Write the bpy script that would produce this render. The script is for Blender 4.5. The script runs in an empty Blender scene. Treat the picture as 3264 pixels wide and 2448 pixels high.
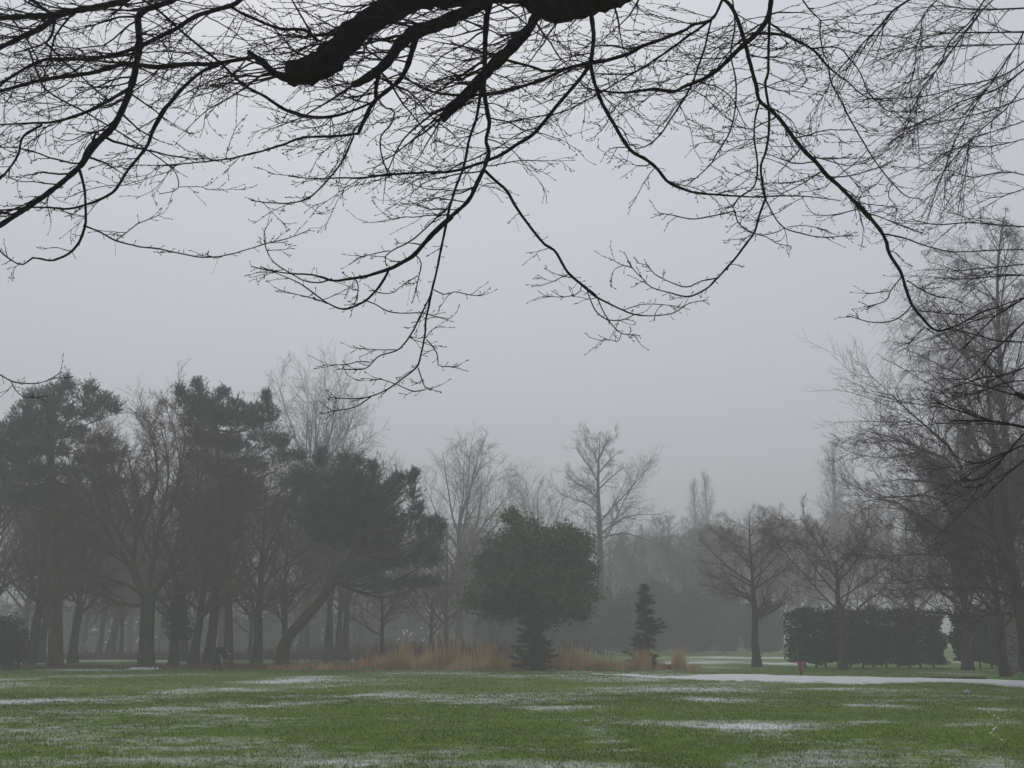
import bpy, math, random
import numpy as np
from mathutils import Vector, Matrix

# ------------------------------------------------------------------ camera
SC = bpy.context.scene
COL = SC.collection
CAM_H = 1.6
FPX = 3170.0                       # focal length in pixels of the 3264 px wide photograph
TH = math.atan(816.0 / FPX)        # pitch, horizon at row 2040
cam_d = bpy.data.cameras.new('camera')
cam_d.sensor_width = 36.0
cam_d.lens = FPX / 3264.0 * 36.0
cam_d.clip_start = 0.1
cam_d.clip_end = 6000
cam = bpy.data.objects.new('camera', cam_d)
COL.objects.link(cam)
cam.location = (0, 0, CAM_H)
cam.rotation_euler = (math.pi / 2 + TH, 0, 0)
SC.camera = cam

# ------------------------------------------------------------------ sky, sun, exposure
SUN_EL, SUN_AZ = math.radians(58), math.radians(-12)
W = bpy.data.worlds.new('World'); SC.world = W; W.use_nodes = True
nt = W.node_tree; nt.nodes.clear()
sky = nt.nodes.new('ShaderNodeTexSky'); sky.sky_type = 'NISHITA'; sky.sun_disc = False
sky.sun_elevation = SUN_EL; sky.sun_rotation = SUN_AZ
sky.air_density = 1.0; sky.dust_density = 6.0; sky.ozone_density = 1.0
hs = nt.nodes.new('ShaderNodeHueSaturation'); hs.inputs['Saturation'].default_value = 0.35
mixc = nt.nodes.new('ShaderNodeMix'); mixc.data_type = 'RGBA'
mixc.inputs[0].default_value = 0.78                         # closed overcast cloud deck
mixc.inputs[7].default_value = (5.2, 5.42, 5.95, 1)
bgn = nt.nodes.new('ShaderNodeBackground'); bgn.inputs['Strength'].default_value = 0.12
wo = nt.nodes.new('ShaderNodeOutputWorld')
nt.links.new(sky.outputs[0], hs.inputs['Color'])
nt.links.new(hs.outputs[0], mixc.inputs[6])
nt.links.new(mixc.outputs[2], bgn.inputs[0])
nt.links.new(bgn.outputs[0], wo.inputs[0])
sun_d = bpy.data.lights.new('sun', 'SUN'); sun_d.energy = 0.9; sun_d.angle = math.radians(40)
sun_d.color = (1.0, 0.97, 0.93)
sun = bpy.data.objects.new('sun', sun_d); COL.objects.link(sun)
sdir = Vector((math.sin(SUN_AZ) * math.cos(SUN_EL), math.cos(SUN_AZ) * math.cos(SUN_EL), math.sin(SUN_EL)))
sun.rotation_euler = sdir.to_track_quat('Z', 'Y').to_euler()
vs = SC.view_settings
vs.view_transform = 'Standard'; vs.look = 'None'; vs.exposure = 0.0; vs.gamma = 1.0
vs.use_curve_mapping = False
SC.render.engine = 'CYCLES'
cy = SC.cycles
cy.use_denoising = True
try:
    cy.denoiser = 'OPENIMAGEDENOISE'; cy.denoising_input_passes = 'RGB_ALBEDO_NORMAL'
except Exception:
    pass
cy.max_bounces = 4; cy.diffuse_bounces = 2; cy.volume_bounces = 1; cy.glossy_bounces = 2
cy.sample_clamp_indirect = 4.0
SC.render.film_transparent = False
HAZE_DENSITY = 0.0040

# ------------------------------------------------------------------ pixel -> place
ST, CT = math.sin(TH), math.cos(TH)
def at(px, py, Y):
    xp = (px - 1632.0) / FPX; yp = (1224.0 - py) / FPX
    t = Y / (CT - yp * ST)
    return np.array((xp * t, Y, CAM_H + t * (ST + yp * CT)))
def ground(px, py):
    xp = (px - 1632.0) / FPX; yp = (1224.0 - py) / FPX
    t = -CAM_H / (ST + yp * CT)
    return np.array((xp * t, t * (CT - yp * ST), 0.0))
def stand(px, Y):
    q = -CAM_H / Y
    yp = (q * CT - ST) / (CT + q * ST)
    t = Y / (CT - yp * ST)
    return np.array(((px - 1632.0) / FPX * t, Y, 0.0))

# ------------------------------------------------------------------ helpers: objects
def tag(o, label=None, cat=None, group=None, kind=None):
    if label: o['label'] = label
    if cat: o['category'] = cat
    if group: o['group'] = group
    if kind: o['kind'] = kind
    return o
def empty(name, loc, rz=0.0, sc=1.0):
    o = bpy.data.objects.new(name, None); COL.objects.link(o)
    o.location = loc; o.rotation_euler = (0, 0, rz); o.scale = (sc, sc, sc) if not hasattr(sc, '__len__') else sc
    o.empty_display_size = 0.2
    return o
def link(name, me, mat=None, parent=None, kind=None):
    if mat is not None and len(me.materials) == 0:
        me.materials.append(mat)
    o = bpy.data.objects.new(name, me); COL.objects.link(o)
    if parent is not None: o.parent = parent
    if kind: o['kind'] = kind
    return o
def make_mesh(name, verts, quads=None, tris=None, smooth=True, mids=None):
    me = bpy.data.meshes.new(name)
    verts = np.asarray(verts, dtype=np.float32)
    nq = 0 if quads is None else len(quads); ntr = 0 if tris is None else len(tris)
    parts, starts = [], []
    if nq: parts.append(np.asarray(quads, dtype=np.int32).ravel())
    if ntr: parts.append(np.asarray(tris, dtype=np.int32).ravel())
    loops = np.concatenate(parts)
    st = np.concatenate([np.arange(nq, dtype=np.int32) * 4, nq * 4 + np.arange(ntr, dtype=np.int32) * 3])
    me.vertices.add(len(verts)); me.vertices.foreach_set('co', verts.ravel())
    me.loops.add(len(loops)); me.loops.foreach_set('vertex_index', loops)
    me.polygons.add(nq + ntr); me.polygons.foreach_set('loop_start', st)
    if mids is not None: me.polygons.foreach_set('material_index', np.asarray(mids, dtype=np.int32))
    me.update(calc_edges=True); me.validate()
    me.polygons.foreach_set('use_smooth', np.full(len(me.polygons), smooth, dtype=bool))
    return me

class Geo:
    """collects tubes and loose triangles and turns them into one mesh"""
    def __init__(self): self.v, self.q, self.t, self.n = [], [], [], 0
    def add(self, v, q=None, t=None):
        v = np.asarray(v, dtype=np.float32).reshape(-1, 3)
        if q is not None and len(q): self.q.append(np.asarray(q, dtype=np.int32).reshape(-1, 4) + self.n)
        if t is not None and len(t): self.t.append(np.asarray(t, dtype=np.int32).reshape(-1, 3) + self.n)
        self.v.append(v); self.n += len(v)
    def tubes(self, P, R, k=3, cap=False, rough=0.0, seed=1):
        P = np.asarray(P, float); R = np.asarray(R, float)
        if P.ndim == 2: P = P[None]; R = R[None]
        N, n, _ = P.shape
        if N == 0: return
        T = np.gradient(P, axis=1); T /= np.linalg.norm(T, axis=2, keepdims=True) + 1e-9
        mt = np.abs(T.mean(axis=1)); ax = np.argmin(mt, axis=1)
        ref = np.eye(3)[ax][:, None, :]
        A = np.cross(T, np.broadcast_to(ref, T.shape)); A /= np.linalg.norm(A, axis=2, keepdims=True) + 1e-9
        B = np.cross(T, A)
        ang = np.arange(k) * 2 * math.pi / k
        V = P[:, :, None, :] + R[:, :, None, None] * (A[:, :, None, :] * np.cos(ang)[None, None, :, None] + B[:, :, None, :] * np.sin(ang)[None, None, :, None])
        if rough > 0:
            rg = np.random.RandomState(seed); J = rg.normal(size=(N, n, k)) * .6 + rg.normal(size=(N, 1, k)) * .5 + rg.normal(size=(N, n, 1)) * .5
            V = P[:, :, None, :] + (V - P[:, :, None, :]) * (1 + rough * J)[..., None]
        b = (np.arange(N) * n * k)[:, None, None]
        i = (np.arange(n - 1) * k)[None, :, None]; j = np.arange(k)[None, None, :]; j2 = (j + 1) % k
        q = np.stack([b + i + j, b + i + k + j, b + i + k + j2, b + i + j2], axis=-1).reshape(-1, 4)
        t = None
        if cap:
            jj = np.arange(1, k - 1)
            e = (np.arange(N) * n * k + (n - 1) * k)[:, None]
            t = np.stack([np.broadcast_to(e, (N, k - 2)), e + jj + 1, e + jj], axis=-1).reshape(-1, 3)
        self.add(V.reshape(-1, 3), q, t)
    def tri(self, T):
        T = np.asarray(T, dtype=np.float32).reshape(-1, 3, 3)
        self.add(T.reshape(-1, 3), None, np.arange(len(T) * 3).reshape(-1, 3))
    def mesh(self, name, smooth=True):
        return make_mesh(name, np.concatenate(self.v), np.concatenate(self.q) if self.q else None, np.concatenate(self.t) if self.t else None, smooth)

def norm(a): return a / (np.linalg.norm(a, axis=-1, keepdims=True) + 1e-9)
def resample(pts, n, vals=None):
    pts = np.asarray(pts, float)
    # Catmull-Rom smoothing, then even spacing
    m = len(pts)
    if m > 2:
        e = np.vstack([2 * pts[0] - pts[1], pts, 2 * pts[-1] - pts[-2]])
        out, par = [], []
        for i in range(m - 1):
            p0, p1, p2, p3 = e[i:i + 4]
            for s in np.linspace(0, 1, 8, endpoint=False):
                out.append(.5 * (2 * p1 + (p2 - p0) * s + (2 * p0 - 5 * p1 + 4 * p2 - p3) * s * s + (3 * p1 - p0 - 3 * p2 + p3) * s ** 3)); par.append(i + s)
        out.append(pts[-1]); par.append(m - 1.0)
        cur = np.array(out); par = np.array(par)
    else:
        cur = pts; par = np.arange(m, dtype=float)
    d = np.concatenate([[0], np.cumsum(np.linalg.norm(np.diff(cur, axis=0), axis=1))])
    u = np.linspace(0, d[-1], n)
    P = np.stack([np.interp(u, d, cur[:, k]) for k in range(cur.shape[1])], axis=1)
    if vals is None: return P
    pu = np.interp(u, d, par)
    return P, np.interp(pu, np.arange(m), np.asarray(vals, float))

def sprout(rng, P, R, m, u0=.2, u1=1.0, ang=(45, 12), length=1.0, lvar=.3, n=5, wander=.12, trop=(0, 0, 0),
           flat=1.0, rr=.6, rmin=.004, rtip=.003, taper_u=.0, env=None, maxlen=None, bias=None, steer=None, curl=0.0):
    """grow m children along each parent polyline (all at once)"""
    N, k, _ = P.shape
    m = np.broadcast_to(np.asarray(m), (N,)).astype(int)
    idx = np.repeat(np.arange(N), m); C = len(idx)
    if C == 0: return np.zeros((0, n, 3)), np.zeros((0, n)), np.zeros(0)
    first = np.concatenate([[0], np.cumsum(m)[:-1]])
    order = np.arange(C) - first[idx]
    u = u0 + (u1 - u0) * (order + rng.uniform(0, 1, C)) / m[idx]
    f = np.clip(u * (k - 1), 0, k - 1.0001); i0 = f.astype(int); w = (f - i0)[:, None]
    pos = P[idx, i0] * (1 - w) + P[idx, i0 + 1] * w
    tan = norm(P[idx, i0 + 1] - P[idx, i0])
    rad = R[idx, i0] * (1 - w[:, 0]) + R[idx, i0 + 1] * w[:, 0]
    v = rng.normal(size=(C, 3)); v[:, 2] *= flat
    if bias is not None: v += np.asarray(bias)
    v -= (v * tan).sum(1, keepdims=True) * tan; v = norm(v)
    a = np.radians(rng.normal(ang[0], ang[1], C))[:, None]
    d = norm(np.cos(a) * tan + np.sin(a) * v)
    if steer is not None: d = norm(steer(idx, d, u))
    Ln = (length[idx] if np.ndim(length) else np.full(C, float(length))) * rng.uniform(1 - lvar, 1 + lvar, C) * (1 - taper_u * u)
    if maxlen is not None: Ln = np.minimum(Ln, maxlen)
    if env is not None:
        for _ in range(5):
            out = env(pos + d * Ln[:, None]) > 1
            Ln[out] *= .72
    pts = np.zeros((C, n, 3)); pts[:, 0] = pos
    step = (Ln / (n - 1))[:, None]
    tr = np.asarray(trop, float)
    for i in range(1, n):
        d = norm(d + rng.normal(size=(C, 3)) * wander + tr + np.array((0, 0, curl * (2.0 * i / n - 1))))
        pts[:, i] = pts[:, i - 1] + d * step
    r0 = np.clip(rad * rr * rng.uniform(.75, 1.1, C), rmin, None)
    s = np.linspace(0, 1, n)[None, :]
    Rc = r0[:, None] * (1 - s) + rtip * s
    return pts, Rc, Ln

# ------------------------------------------------------------------ materials
def mat(name, base, base2=None, scale=4.0, rough=.9, bump=0.0, bscale=None, thr=(.35, .65), spec=.2, stretch=None, moss=None, trans=0.0):
    m = bpy.data.materials.new(name); m.use_nodes = True
    t = m.node_tree; b = t.nodes['Principled BSDF']
    b.inputs['Roughness'].default_value = rough
    b.inputs['Specular IOR Level'].default_value = spec
    b.inputs['Base Color'].default_value = (*base, 1)
    tc = t.nodes.new('ShaderNodeTexCoord'); mp = t.nodes.new('ShaderNodeMapping')
    t.links.new(tc.outputs['Object'], mp.inputs[0])
    if stretch: mp.inputs['Scale'].default_value = stretch
    col = None
    if base2 is not None:
        n = t.nodes.new('ShaderNodeTexNoise'); n.inputs['Scale'].default_value = scale; n.inputs['Detail'].default_value = 6
        t.links.new(mp.outputs[0], n.inputs['Vector'])
        r = t.nodes.new('ShaderNodeValToRGB')
        r.color_ramp.elements[0].position = thr[0]; r.color_ramp.elements[1].position = thr[1]
        r.color_ramp.elements[0].color = (*base, 1); r.color_ramp.elements[1].color = (*base2, 1)
        t.links.new(n.outputs['Fac'], r.inputs[0]); col = r.outputs[0]
        if moss is not None:
            n2 = t.nodes.new('ShaderNodeTexNoise'); n2.inputs['Scale'].default_value = scale * .35; n2.inputs['Detail'].default_value = 4
            t.links.new(tc.outputs['Object'], n2.inputs['Vector'])
            r2 = t.nodes.new('ShaderNodeMapRange'); r2.inputs[1].default_value = .5; r2.inputs[2].default_value = .68; r2.inputs[4].default_value = .8
            t.links.new(n2.outputs['Fac'], r2.inputs[0])
            mx = t.nodes.new('ShaderNodeMix'); mx.data_type = 'RGBA'; mx.inputs[7].default_value = (*moss, 1)
            t.links.new(r2.outputs[0], mx.inputs[0]); t.links.new(col, mx.inputs[6]); col = mx.outputs[2]
        t.links.new(col, b.inputs['Base Color'])
    if bump > 0:
        n3 = t.nodes.new('ShaderNodeTexNoise'); n3.inputs['Scale'].default_value = bscale or scale * 3; n3.inputs['Detail'].default_value = 5
        t.links.new(mp.outputs[0], n3.inputs['Vector'])
        bp = t.nodes.new('ShaderNodeBump'); bp.inputs['Strength'].default_value = bump; bp.inputs['Distance'].default_value = .03
        t.links.new(n3.outputs['Fac'], bp.inputs['Height']); t.links.new(bp.outputs[0], b.inputs['Normal'])
    return m

M = {}
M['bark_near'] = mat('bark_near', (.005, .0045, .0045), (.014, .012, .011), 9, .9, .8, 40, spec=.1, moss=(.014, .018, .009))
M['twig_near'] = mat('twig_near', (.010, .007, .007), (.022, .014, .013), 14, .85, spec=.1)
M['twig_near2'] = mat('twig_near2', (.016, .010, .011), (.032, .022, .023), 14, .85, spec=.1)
M['bark'] = mat('bark', (.030, .028, .022), (.065, .060, .046), 5, .95, .7, 22, stretch=(1, 1, .25), moss=(.045, .060, .024))
M['bark_brown'] = mat('bark_brown', (.028, .021, .018), (.060, .044, .038), 5, .95, .7, 22, stretch=(1, 1, .25))
M['bark_pine'] = mat('bark_pine', (.040, .026, .020), (.100, .058, .040), 4, .95, .8, 18, stretch=(1, 1, .3))
M['bark_birch'] = mat('bark_birch', (.055, .05, .048), (.17, .165, .16), 6, .8, .3, 20, stretch=(1, 1, 2.2), thr=(.40, .52))
M['twig_brown'] = mat('twig_brown', (.056, .038, .032), (.094, .064, .054), 1.2, .9)
M['twig_olive'] = mat('twig_olive', (.062, .046, .030), (.098, .074, .046), .8, .9)
M['twig_purple'] = mat('twig_purple', (.052, .034, .037), (.084, .056, .060), .9, .9)
M['twig_grey'] = mat('twig_grey', (.060, .052, .048), (.090, .080, .074), .9, .9)
M['needle_blue'] = mat('needle_blue', (.028, .064, .052), (.075, .140, .112), 1.1, .7, spec=.3)
M['needle_dark'] = mat('needle_dark', (.024, .052, .042), (.062, .110, .084), 1.3, .7, spec=.3)
M['needle_spruce'] = mat('needle_spruce', (.014, .026, .022), (.030, .050, .040), 1.6, .7, spec=.3)
M['leaf_green'] = mat('leaf_green', (.030, .052, .016), (.090, .125, .036), 1.5, .55, spec=.4)
M['leaf_hedge'] = mat('leaf_hedge', (.014, .026, .020), (.030, .048, .034), 1.6, .7)
M['leaf_cypress'] = mat('leaf_cypress', (.022, .046, .038), (.042, .076, .060), .7, .8)
M['straw'] = mat('straw', (.40, .255, .115), (.66, .49, .26), .9, .9)
M['straw_dull'] = mat('straw_dull', (.105, .062, .042), (.20, .125, .075), 1.2, .9)
M['weed'] = mat('weed', (.060, .040, .040), (.120, .085, .075), .8, .9)
M['snow'] = mat('snow', (.62, .63, .66), (.74, .75, .77), 3.0, .6, .5, 12)
M['timber_dark'] = mat('timber_dark', (.012, .012, .012), (.030, .028, .026), 6, .8, .4)
M['bin_red'] = mat('bin_red', (.24, .045, .050), (.36, .085, .085), 8, .6)
M['bin_grey'] = mat('bin_grey', (.22, .22, .23), (.34, .34, .35), 8, .6)
M['metal_dark'] = mat('metal_dark', (.018, .020, .020), (.035, .036, .036), 8, .6)
M['wrapper'] = mat('wrapper', (.22, .34, .52), (.50, .58, .66), 22, .4)

def smooth_noise(x, y, s, seed):
    r = np.random.RandomState(seed); g = r.rand(257, 257)
    X, Y = x / s, y / s
    xi, yi = np.floor(X).astype(int), np.floor(Y).astype(int)
    fx, fy = X - xi, Y - yi
    fx = fx * fx * (3 - 2 * fx); fy = fy * fy * (3 - 2 * fy)
    a = g[xi % 257, yi % 257]; b = g[(xi + 1) % 257, yi % 257]; c = g[xi % 257, (yi + 1) % 257]; d = g[(xi + 1) % 257, (yi + 1) % 257]
    return (a * (1 - fx) + b * fx) * (1 - fy) + (c * (1 - fx) + d * fx) * fy

# ------------------------------------------------------------------ snow lying on the lawn: where the thin patches are
PATCH = []          # x, y, rx, ry, strength: drawn from the photograph as places on the ground
for px, py, wpx, hpx, s in ((560, 2204, 95, 5, 1.0), (140, 2234, 150, 7, .95), (350, 2222, 170, 5, .6), (900, 2170, 70, 4, .8), (1265, 2210, 70, 4, 1.0),
                            (1060, 2154, 90, 3, .55), (760, 2192, 40, 3, .6), (880, 2244, 130, 6, .75), (640, 2256, 120, 7, .5), (40, 2290, 110, 9, .45), (90, 2180, 90, 4, .55),
                            (2420, 2312, 190, 9, .95), (2240, 2231, 60, 3, .9), (2700, 2247, 110, 4, .6), (2900, 2234, 250, 3, .65), (3200, 2262, 90, 5, .8), (3080, 2311, 130, 5, .7),
                            (2810, 2302, 50, 3, .6), (1850, 2258, 150, 5, .45), (1950, 2300, 120, 6, .35), (1830, 2330, 60, 8, .5), (1935, 2351, 30, 4, .9), (2080, 2378, 40, 5, .7),
                            (640, 2380, 330, 8, .75), (1020, 2370, 220, 6, .6), (450, 2425, 420, 16, .85), (1150, 2430, 360, 20, .75), (1900, 2440, 300, 14, .7), (100, 2440, 160, 14, .9),
                            (2500, 2440, 260, 12, .5), (3100, 2430, 200, 16, .55), (1750, 2395, 160, 10, .5), (2950, 2390, 130, 8, .35), (60, 2330, 140, 8, .4), (1500, 2385, 140, 7, .55), (200, 2140, 230, 2.5, .35),
                            (1330, 2148, 130, 2, .9), (1500, 2147, 90, 2, .7), (1630, 2155, 200, 3, .6), (1250, 2240, 160, 5, .35), (2600, 2196, 140, 3, .3), (1000, 2186, 140, 3, .35),
                            (2380, 2098, 170, 2.5, .75), (2200, 2112, 110, 1.5, .9), (2480, 2116, 90, 2, .8), (2940, 2105, 40, 3, .8), (2240, 2132, 130, 2.5, .4), (2960, 2140, 40, 1, .6),
                            (360, 2105, 100, 1.2, .8), (560, 2100, 80, 1.2, .6), (130, 2111, 80, 2, .55), (1120, 2098, 80, 2.5, .7), (850, 2106, 60, 2, .4)):
    c = ground(px, py); n0 = ground(px, py + hpx); f0 = ground(px, max(py - hpx, 2062)); ex = ground(px + wpx, py)
    s = s * (.78 if py > 2365 else 1.0)
    PATCH.append((c[0], c[1], 1.25 * abs(ex[0] - c[0]), .75 * abs(f0[1] - n0[1]) + .08, s))
def snow_amount(x, y):
    s = np.zeros_like(x)
    wx = x + 1.6 * (smooth_noise(x, y, 2.3, 5) - .5); wy = y + 1.8 * (smooth_noise(x, y, 2.0, 6) - .5)
    for cx, cyy, rx, ry, k in PATCH:
        d = ((wx - cx) / rx) ** 2 + ((wy - cyy) / ry) ** 2
        s = np.maximum(s, .58 * k * np.exp(-.9 * d ** .8))
    g = .5 * smooth_noise(x, y, 3.1, 11) + .3 * smooth_noise(x, y, 1.1, 12) + .2 * smooth_noise(x, y, .45, 13)
    g2 = .5 * smooth_noise(x, y, 6.5, 14) + .5 * smooth_noise(x * .5, y, 2.2, 15)
    return np.clip(s * (.50 + .75 * g) + 1.25 * np.clip(g * .55 + g2 * .45 - .46, 0, .4) + .135, 0, 1)

def snow_ground_mat():
    m = bpy.data.materials.new('lawn'); m.use_nodes = True
    t = m.node_tree; b = t.nodes['Principled BSDF']; b.inputs['Roughness'].default_value = .95; b.inputs['Specular IOR Level'].default_value = .1
    geo = t.nodes.new('ShaderNodeNewGeometry')
    def noise(scale, detail=4):
        n = t.nodes.new('ShaderNodeTexNoise'); n.inputs['Scale'].default_value = scale; n.inputs['Detail'].default_value = detail
        t.links.new(geo.outputs['Position'], n.inputs['Vector']); return n.outputs['Fac']
    def ramp(src, a, b_, ca, cb):
        r = t.nodes.new('ShaderNodeValToRGB'); r.color_ramp.elements[0].position = a; r.color_ramp.elements[1].position = b_
        r.color_ramp.elements[0].color = (*ca, 1); r.color_ramp.elements[1].color = (*cb, 1); t.links.new(src, r.inputs[0]); return r.outputs[0]
    def mix(fac, a, b_):
        mx = t.nodes.new('ShaderNodeMix'); mx.data_type = 'RGBA'
        t.links.new(fac, mx.inputs[0]); t.links.new(a, mx.inputs[6])
        if isinstance(b_, tuple): mx.inputs[7].default_value = (*b_, 1)
        else: t.links.new(b_, mx.inputs[7])
        return mx.outputs[2]
    g1 = ramp(noise(.22, 5), .35, .65, (.070, .140, .016), (.108, .175, .026))
    g2 = ramp(noise(9, 6), .3, .7, (.050, .094, .012), (.140, .210, .040))
    half = t.nodes.new('ShaderNodeValue'); half.outputs[0].default_value = .45
    c = mix(half.outputs[0], g1, g2)
    dead = t.nodes.new('ShaderNodeMapRange'); dead.inputs[1].default_value = .52; dead.inputs[2].default_value = .75; dead.inputs[4].default_value = .55
    t.links.new(noise(1.3, 6), dead.inputs[0])
    c = mix(dead.outputs[0], c, (.095, .080, .038))
    at_ = t.nodes.new('ShaderNodeAttribute'); at_.attribute_name = 'snow'
    fine = noise(13, 8); fine2 = noise(2.6, 6)
    ad = t.nodes.new('ShaderNodeMath'); ad.operation = 'MULTIPLY_ADD'; ad.inputs[1].default_value = .45
    t.links.new(fine, ad.inputs[0])
    f2 = t.nodes.new('ShaderNodeMath'); f2.operation = 'MULTIPLY'; f2.inputs[1].default_value = .55; t.links.new(fine2, f2.inputs[0])
    t.links.new(f2.outputs[0], ad.inputs[2])
    sm = t.nodes.new('ShaderNodeMath'); sm.operation = 'ADD'; t.links.new(ad.outputs[0], sm.inputs[0]); t.links.new(at_.outputs['Fac'], sm.inputs[1])
    mr = t.nodes.new('ShaderNodeMapRange'); mr.inputs[1].default_value = .76; mr.inputs[2].default_value = 1.20; mr.inputs[4].default_value = .93
    t.links.new(sm.outputs[0], mr.inputs[0])
    c = mix(mr.outputs[0], c, (.60, .62, .65))
    t.links.new(c, b.inputs['Base Color'])
    bp = t.nodes.new('ShaderNodeBump'); bp.inputs['Strength'].default_value = .9; bp.inputs['Distance'].default_value = .05
    t.links.new(noise(16, 6), bp.inputs['Height']); t.links.new(bp.outputs[0], b.inputs['Normal'])
    return m
M['lawn'] = snow_ground_mat()
def blade_mat():
    m = bpy.data.materials.new('grass_blade'); m.use_nodes = True
    t = m.node_tree; b = t.nodes['Principled BSDF']; b.inputs['Roughness'].default_value = .8; b.inputs['Specular IOR Level'].default_value = .2
    a = t.nodes.new('ShaderNodeAttribute'); a.attribute_name = 'tint'
    t.links.new(a.outputs['Color'], b.inputs['Base Color'])
    return m
M['blade'] = blade_mat()

def put_attr(me, name, arr, typ='FLOAT'):
    a = me.attributes.new(name, typ, 'POINT')
    if typ == 'FLOAT': a.data.foreach_set('value', np.asarray(arr, dtype=np.float32).ravel())
    else: a.data.foreach_set('color', np.asarray(arr, dtype=np.float32).ravel())

# ------------------------------------------------------------------ the ground, one sheet
def build_ground():
    ys = np.concatenate([[-140, -60, -20, 0, 6], np.arange(10, 30, .25), np.arange(30, 62, .4), np.arange(62, 130, 1.2), [135, 150, 170, 200, 260, 350, 500, 800, 1300]])
    xs = np.concatenate([[-1300, -700, -350, -180, -100, -70, -50], np.arange(-38, 38.01, .6), [50, 70, 100, 180, 350, 700, 1300]])
    X, Y = np.meshgrid(xs, ys)
    near = np.clip((Y - 8) / 10, 0, 1)
    Z = .10 * (smooth_noise(X, Y, 9, 3) - .5) * near * np.clip((140 - Y) / 60, 0, 1) + .03 * (smooth_noise(X, Y, 1.3, 4) - .5) * np.clip((120 - Y) / 40, 0, 1)
    V = np.stack([X, Y, Z], axis=-1).reshape(-1, 3)
    ny, nx = X.shape
    i = np.arange(ny - 1)[:, None] * nx + np.arange(nx - 1)[None, :]
    q = np.stack([i, i + 1, i + nx + 1, i + nx], axis=-1).reshape(-1, 4)
    me = make_mesh('ground', V, q)
    put_attr(me, 'snow', snow_amount(X.ravel(), Y.ravel()))
    o = link('ground', me, M['lawn']); tag(o, 'flat green park lawn with thin streaks of snow', 'lawn', kind='structure')
    return o
build_ground()
def gz(x, y):
    x = np.asarray(x, float); y = np.asarray(y, float)
    near = np.clip((y - 8) / 10, 0, 1)
    return .10 * (smooth_noise(x, y, 9, 3) - .5) * near * np.clip((140 - y) / 60, 0, 1) + .03 * (smooth_noise(x, y, 1.3, 4) - .5) * np.clip((120 - y) / 40, 0, 1)

def build_grass():
    rng = np.random.RandomState(21)
    N = 195000; N2 = 80000
    # denser towards the camera
    y = np.concatenate([10.5 + 22 * rng.rand(N) ** 1.5, 26 + 32 * rng.rand(N2) ** 1.2]); N += N2
    x = (rng.rand(N) * 2 - 1) * (y * .56 + 1.2)
    keep = smooth_noise(x, y, .35, 8) * .6 + smooth_noise(x, y, .12, 9) * .5 > .22 + .25 * rng.rand(N)
    x, y = x[keep], y[keep]; N = len(x)
    z = gz(x, y)
    h = (.018 + .026 * rng.rand(N)) * (.6 + .8 * smooth_noise(x, y, .6, 10)) * np.interp(y, [10, 26, 36, 58], [1, 1, 1.3, 1.5])
    w = (.0035 + .003 * rng.rand(N)) * (y / 12) ** 1.0
    a = rng.rand(N) * math.pi * 2
    lean = h * (.2 + .8 * rng.rand(N)); la = rng.rand(N) * math.pi * 2
    p0 = np.stack([x - np.cos(a) * w, y - np.sin(a) * w, z - .004], 1)
    p1 = np.stack([x + np.cos(a) * w, y + np.sin(a) * w, z - .004], 1)
    p2 = np.stack([x + np.cos(la) * lean, y + np.sin(la) * lean, z + h], 1)
    T = np.stack([p0, p1, p2], 1).reshape(-1, 3)
    me = make_mesh('grass', T, None, np.arange(3 * N).reshape(-1, 3), smooth=False)
    s = snow_amount(x, y) + .50 * (smooth_noise(x, y, .14, 31) - .5) + .75 * (smooth_noise(x * .8, y, .33, 32) - .5) + .45 * (rng.rand(N) - .5)
    white = np.clip((s - .50) / .34, 0, 1)[:, None] * .92
    big = smooth_noise(x, y, 4.5, 41)[:, None]; mid = smooth_noise(x, y, .8, 42)[:, None]; one = rng.rand(N, 1)
    green = np.array([.070, .142, .014]) * (1 - big) + np.array([.136, .218, .030]) * big
    green = green * (.80 + .35 * mid + .35 * one)
    dead = ((mid * .5 + one * .5) > np.interp(y, [11, 19, 30], [.56, .66, .74])[:, None]).astype(float)
    green = green * (1 - .75 * dead) + np.array([.13, .105, .05]) * .75 * dead
    colr = green * (1 - white) + np.array([.62, .64, .67]) * white
    colr = np.concatenate([colr, np.ones((N, 1))], 1)
    put_attr(me, 'tint', np.repeat(colr, 3, axis=0), 'FLOAT_COLOR')
    o = link('grass', me, M['blade']); tag(o, 'short mown grass blades on the near lawn flecked with snow', 'grass', kind='stuff')
build_grass()

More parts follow.
